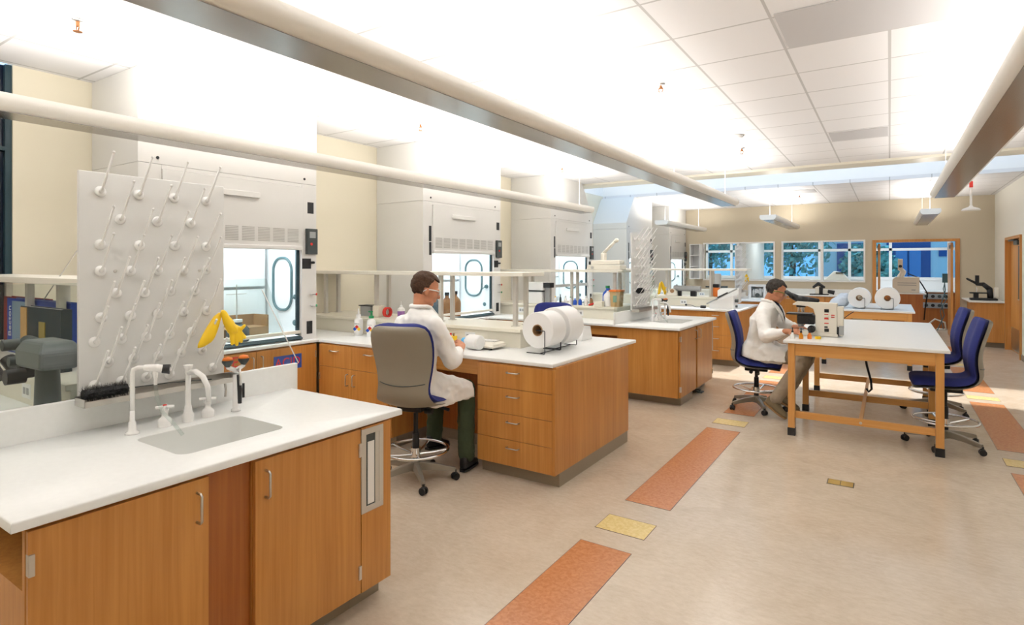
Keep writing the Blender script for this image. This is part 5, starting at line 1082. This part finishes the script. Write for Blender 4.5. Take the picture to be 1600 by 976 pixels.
tag(obj('floor_hose', B().tube([(.72, 17.9, .05), (.95, 17.85, .28), (1.15, 17.9, .2), (1.18, 18.0, .02), (1.0, 18.05, .02)], .02, 8), M['cream'], smooth=True), 'cream hose arching above the floor beyond the doorway', 'hose')
tag(obj('cable_bundle', B().tube([(1.12, 17.6, 1.25), (1.14, 17.6, 1.0), (1.06, 17.55, .7), (1.12, 17.6, .4), (.98, 17.6, .02)], .012, 6).tube([(1.16, 17.6, 1.35), (1.10, 17.6, 1.05), (1.16, 17.6, .8), (1.04, 17.6, .5), (1.1, 17.6, .06)], .010, 6).box(1.08, 1.2, 17.55, 17.65, 1.2, 1.42), M['ring']), 'blue-grey bundle of hanging cables inside the doorway at its right', 'cables')
# empty slot for more added fill lights in the far room 
for x in (-2.4, -.2): pass
# stirring rod leaning over the nearest splash
tag(obj('glass_rod', B().cyl((-2.93, 2.16, 1.06), (-2.94, 1.93, 1.50), .0035, seg=8), M['white'], smooth=True), 'thin white rod leaning on the right end of the nearest splashback', 'rod')
def person(label, P_, coat_folds=.016):
    t = thing('person', label, 'person', P_['base'])
    HM = frame(P_['head'], P_['look'], P_.get('headup', (0, 0, 1)))
    g = P_
    body = B(); tb(body, head_b(), HM @ Matrix.Scale(P_.get('hs', 1.0), 4))
    nk = HM @ Vector((0, -.022, -.05)); body.limb([(*nk, .056), (*g['neck'], .060)], 16)
    ch = Vector(g['chest']); pv = Vector(g['pelvis'])
    body.limb([(*g['neck'], .06), (*ch, .12), (*((ch+pv)/2), .12), (*pv, .13)], 16)
    for s in ('R', 'L'):
        sh, el, wr = [Vector(q) for q in g['arm'+s]]
        body.limb([(*ch, .09), (*sh, .05), (*el, .038), (*wr, .026)], 12)
        hd = g['hand'+s]; tb(body, hand_b(hd['side'], hd.get('curl', (.5, .7, .6)), thumb=hd.get('thumb', .4)), frame(wr, hd['dir'], hd['up']))
        hp, kn, an = [Vector(q) for q in g['leg'+s]]
        body.limb([(*pv, .11), (*hp, .085), (*kn, .055), (*an, .036)], 12)
    bo = obj('body', body, M['skin'], t); remesh(bo, .0048, 3)
    # trousers and shoes
    tr = B()
    for s in ('R', 'L'):
        hp, kn, an = [Vector(q) for q in g['leg'+s]]; mid = kn.lerp(an, .5)+(an-kn).cross(Vector((0, 0, 1))).normalized()*0
        tr.limb([(*pv, .13), (*hp, .088), (*kn.lerp(hp, .4), .080), (*kn, .072), (*mid, .070), (*(kn.lerp(an, .96)), .066)], 14)
    to = obj('trousers', tr, M[g['trousers']], t); remesh(to, .010, 4, [(.05, .016), (.02, .006)])
    for s in ('R', 'L'):
        an = Vector(g['leg'+s][2]); d = Vector(g['foot'+s]); d.normalize(); up = Vector((0, 0, 1)) if abs(d.z) < .9 else Vector((1, 0, 0)); F_ = frame(an, d)
        sb = B(); rs = []
        for y, w_, zt, zb_ in ((-.075, .022, -.01, -.070), (-.06, .034, .03, -.078), (-.02, .040, .05, -.080), (.03, .042, .02, -.080), (.08, .047, -.020, -.080), (.13, .046, -.036, -.080), (.165, .036, -.045, -.079), (.185, .018, -.058, -.077)):
            cz, hz = (zt+zb_)/2, (zt-zb_)/2
            rs.append([(w_*math.copysign(abs(math.cos(a))**.7, math.cos(a)), y, cz+hz*math.copysign(abs(math.sin(a))**.7, math.sin(a))) for a in [2*math.pi*k/18 for k in range(18)]])
        sb.rings(rs); bmesh.ops.transform(sb.bm, matrix=F_, verts=sb.bm.verts)
        so = obj('shoe', sb, M[g['shoe']], t, smooth=True, subd=1)
        sl = B().rings([[(x*w, y, z) for x, y in ((-.022, -.08), (.022, -.08), (.04, -.03), (.048, .08), (.046, .14), (.02, .19), (-.02, .19), (-.046, .14), (-.048, .08), (-.04, -.03))] for z, w in ((-.092, 1.0), (-.076, 1.04))]); bmesh.ops.transform(sl.bm, matrix=F_, verts=sl.bm.verts)
        obj('sole', sl, M['black'] if g['shoe'] == 'black' else M['card'], so)
        sock = B().limb([(*an, .045), (*(an+(Vector(g['leg'+s][1])-an).normalized()*.12), .046)], 12); obj('sock', sock, M['black'], t, smooth=True)
    # lab coat
    ct = B(); f2 = Vector(g['face']).normalized(); rt = Vector((f2.y, -f2.x, 0))
    sp = [pv+Vector((0, 0, -g.get('drop', .09))), pv+Vector((0, 0, .02)), pv.lerp(ch, .35), pv.lerp(ch, .7), ch+Vector((0, 0, .04)), Vector(g['neck'])+Vector((0, 0, -.06)), Vector(g['neck'])+Vector((0, 0, .0))]
    wd = [.19, .19, .175, .19, .21, .155, .078]; dp = [.165, .16, .13, .135, .135, .11, .078]
    ct.rings([oval(c, rt*w_, f2*d_, 24) for c, w_, d_ in zip(sp, wd, dp)])
    for s in ('R', 'L'):
        sh, el, wr = [Vector(q) for q in g['arm'+s]]; ce = wr.lerp(el, g.get('cuff'+s, .22))
        ct.limb([(*(ch+(sh-ch)*.5+Vector((0, 0, .03))), .085), (*sh, .078), (*sh.lerp(el, .5), .072), (*el, .070), (*el.lerp(wr, .4), .062), (*ce, .043)], 16)
        hp, kn, an = [Vector(q) for q in g['leg'+s]]; k_ = g.get('skirt', .8)
        ct.limb([(*pv, .15), (*(hp+Vector((0, 0, .01))), .118), (*hp.lerp(kn, k_), .10)], 16)
        # skirt of the coat hanging over the thigh
        dkn = (kn-hp); sd_ = Vector((dkn.y, -dkn.x, 0)).normalized(); hem = g.get('hem', .55); rows = []
        for u in (-.25, .1, .45, .75, g.get('cover', .9)):
            c = hp.lerp(kn, u); top = c.z+.10-.02*u; w_ = .112-.022*u; h_ = hem+.02*max(0, u)
            rows.append([c+sd_*a*w_+Vector((0, 0, z_-c.z)) for a, z_ in ((-1.08, h_), (-1.0, (h_+top)/2), (-.75, top-.02), (0, top), (.75, top-.02), (1.0, (h_+top)/2), (1.08, h_))])
        ct.rings(rows)
    for q in g.get('drape', []): ct.limb(q, 14)
    co = obj('lab_coat', ct, M['coat'], t); remesh(co, .011, 5, [(.09, coat_folds*1.6), (.035, coat_folds*.6)])
    # collar and lapels
    N_ = Vector(g['neck']); cl = B()
    col = [N_+rt*.075*math.cos(R(a))+f2*.075*math.sin(R(a))+Vector((0, 0, .015-.035*max(0, math.sin(R(a))))) for a in range(-240, 61, 20)]
    cl.tube(col, .017, 8); obj('collar', cl, M['coat'], co, smooth=True, subd=1)
    sv = B().rings([oval(N_+f2*.05+Vector((0, 0, .01)), rt*.045, f2*.028), oval(N_+f2*.112+Vector((0, 0, -.08)), rt*.036, f2*.022), oval(N_+f2*.143+Vector((0, 0, -.17)), rt*.018, f2*.02), oval(N_+f2*.148+Vector((0, 0, -.21)), rt*.004, f2*.012)])
    lp = B()
    for s in (-1, 1): lp.tube([N_+rt*s*.062+f2*.035+Vector((0, 0, .01)), N_+rt*s*.058+f2*.10+Vector((0, 0, -.06)), N_+rt*s*.042+f2*.138+Vector((0, 0, -.13)), N_+rt*s*.010+f2*.155+Vector((0, 0, -.22))], [.012, .018, .016, .008], 8)
    obj('lapel', lp, M['coat'], co, smooth=True); obj('undershirt', sv, M['navy'], t, smooth=True)
    # hair, glasses
    hb = hair_b(g.get('hairline', .078), g.get('seed', 1)); bmesh.ops.transform(hb.bm, matrix=HM @ Matrix.Scale(P_.get('hs', 1.0), 4), verts=hb.bm.verts)
    ho = obj('hair', hb, M[g['hair']], t, smooth=True); sd = ho.modifiers.new('thick', 'SOLIDIFY'); sd.thickness = .012; sd.offset = -1
    gl = B(); gf = M[g['glasses']]
    for s in (-1, 1): gl.tube([(s*.060, .092, .010), (s*.074, .07, .012), (s*.083, .02, .008), (s*.084, -.01, .0), (s*.083, -.03, -.018)], [.0035, .004, .004, .0035, .003], 8)
    gl.tube([(-.062, .092, .016), (-.03, .106, .020), (0, .109, .018), (.03, .106, .020), (.062, .092, .016)], .003, 8)
    bmesh.ops.transform(gl.bm, matrix=HM, verts=gl.bm.verts); go = obj('safety_glasses', gl, gf, t, smooth=True)
    lb = B().rings([[(x, y, z) for x, y in ((-.066, .086), (-.034, .104), (0, .112), (.034, .104), (.066, .086))]+[(x, y+.002, z) for x, y in ((.066, .086), (.034, .104), (0, .112), (-.034, .104), (-.066, .086))] for z in (.018, -.018)])
    bmesh.ops.transform(lb.bm, matrix=HM, verts=lb.bm.verts); obj('lens', lb, M['acrylic'], go, smooth=True)
    return t
M['navy'] = mat('navy_shirt', (.012, .016, .04), .85)
M['lime'] = mat('green_black_frame', (.10, .22, .03), .4)
M['suede'] = mat('tan_suede_shoe', (.22, .17, .10), .9)
M['blackshoe'] = M['black']
# man at the left bench, seen from behind
person('man with short brown hair in a white lab coat seated at the left bench', dict(
    base=(-3.0, 3.28, .6), head=(-2.925, 3.275, 1.452), look=(.60, .76, -.28), hs=1.04, neck=(-2.945, 3.245, 1.315), chest=(-2.99, 3.24, 1.08), pelvis=(-3.0, 3.24, .735), face=(.12, 1, 0),
    armR=[(-2.81, 3.24, 1.19), (-2.735, 3.36, .925), (-2.845, 3.60, .975)], armL=[(-3.16, 3.30, 1.18), (-3.20, 3.48, .96), (-3.12, 3.72, .975)],
    cuffR=.26, handR=dict(side=-1, dir=(-.48, .70, .42), up=(.5, .3, .8), curl=(.55, .8, .6), thumb=.6), handL=dict(side=1, dir=(.35, .9, .05), up=(-.5, .2, .8), curl=(.55, .7, .6), thumb=.6),
    legR=[(-2.90, 3.34, .70), (-2.83, 3.65, .655), (-2.83, 3.65, .10)], legL=[(-3.09, 3.34, .70), (-3.16, 3.68, .655), (-3.14, 3.62, .22)],
    footR=(-.25, 1, 0), footL=(0, 1, -.1), trousers='green', shoe='black', hair='hair1', glasses='white', skirt=.5, hem=.575, cover=1.03))
# man at the microscope
person('man with greying hair in a white lab coat looking into the microscope', dict(
    base=(-1.24, 6.96, .6), head=(-1.035, 6.845, 1.350), look=(.93, .12, -.36), neck=(-1.11, 6.87, 1.235), chest=(-1.17, 6.90, 1.00), pelvis=(-1.25, 6.95, .695), face=(1, -.12, 0),
    armR=[(-1.15, 6.70, 1.095), (-1.09, 6.52, .885), (-.86, 6.42, .965)], armL=[(-1.12, 7.08, 1.10), (-1.0, 7.12, .97), (-.84, 6.90, .965)],
    handR=dict(side=1, dir=(.95, -.02, .02), up=(-.1, -.5, .8), curl=(.5, .7, .6), thumb=.5), handL=dict(side=-1, dir=(.9, -.4, .02), up=(0, .3, .9), curl=(.4, .6, .5), thumb=.5),
    legR=[(-1.14, 6.86, .665), (-.76, 6.76, .64), (-1.02, 6.64, .20)], legL=[(-1.14, 7.05, .67), (-.74, 7.0, .64), (-.95, 6.86, .22)],
    footR=(.75, -.25, -.45), footL=(.8, -.2, -.3), trousers='khaki', shoe='suede', hair='hair2', glasses='lime', skirt=.35, cuffR=.22, seed=7, hem=.585, cover=.62))
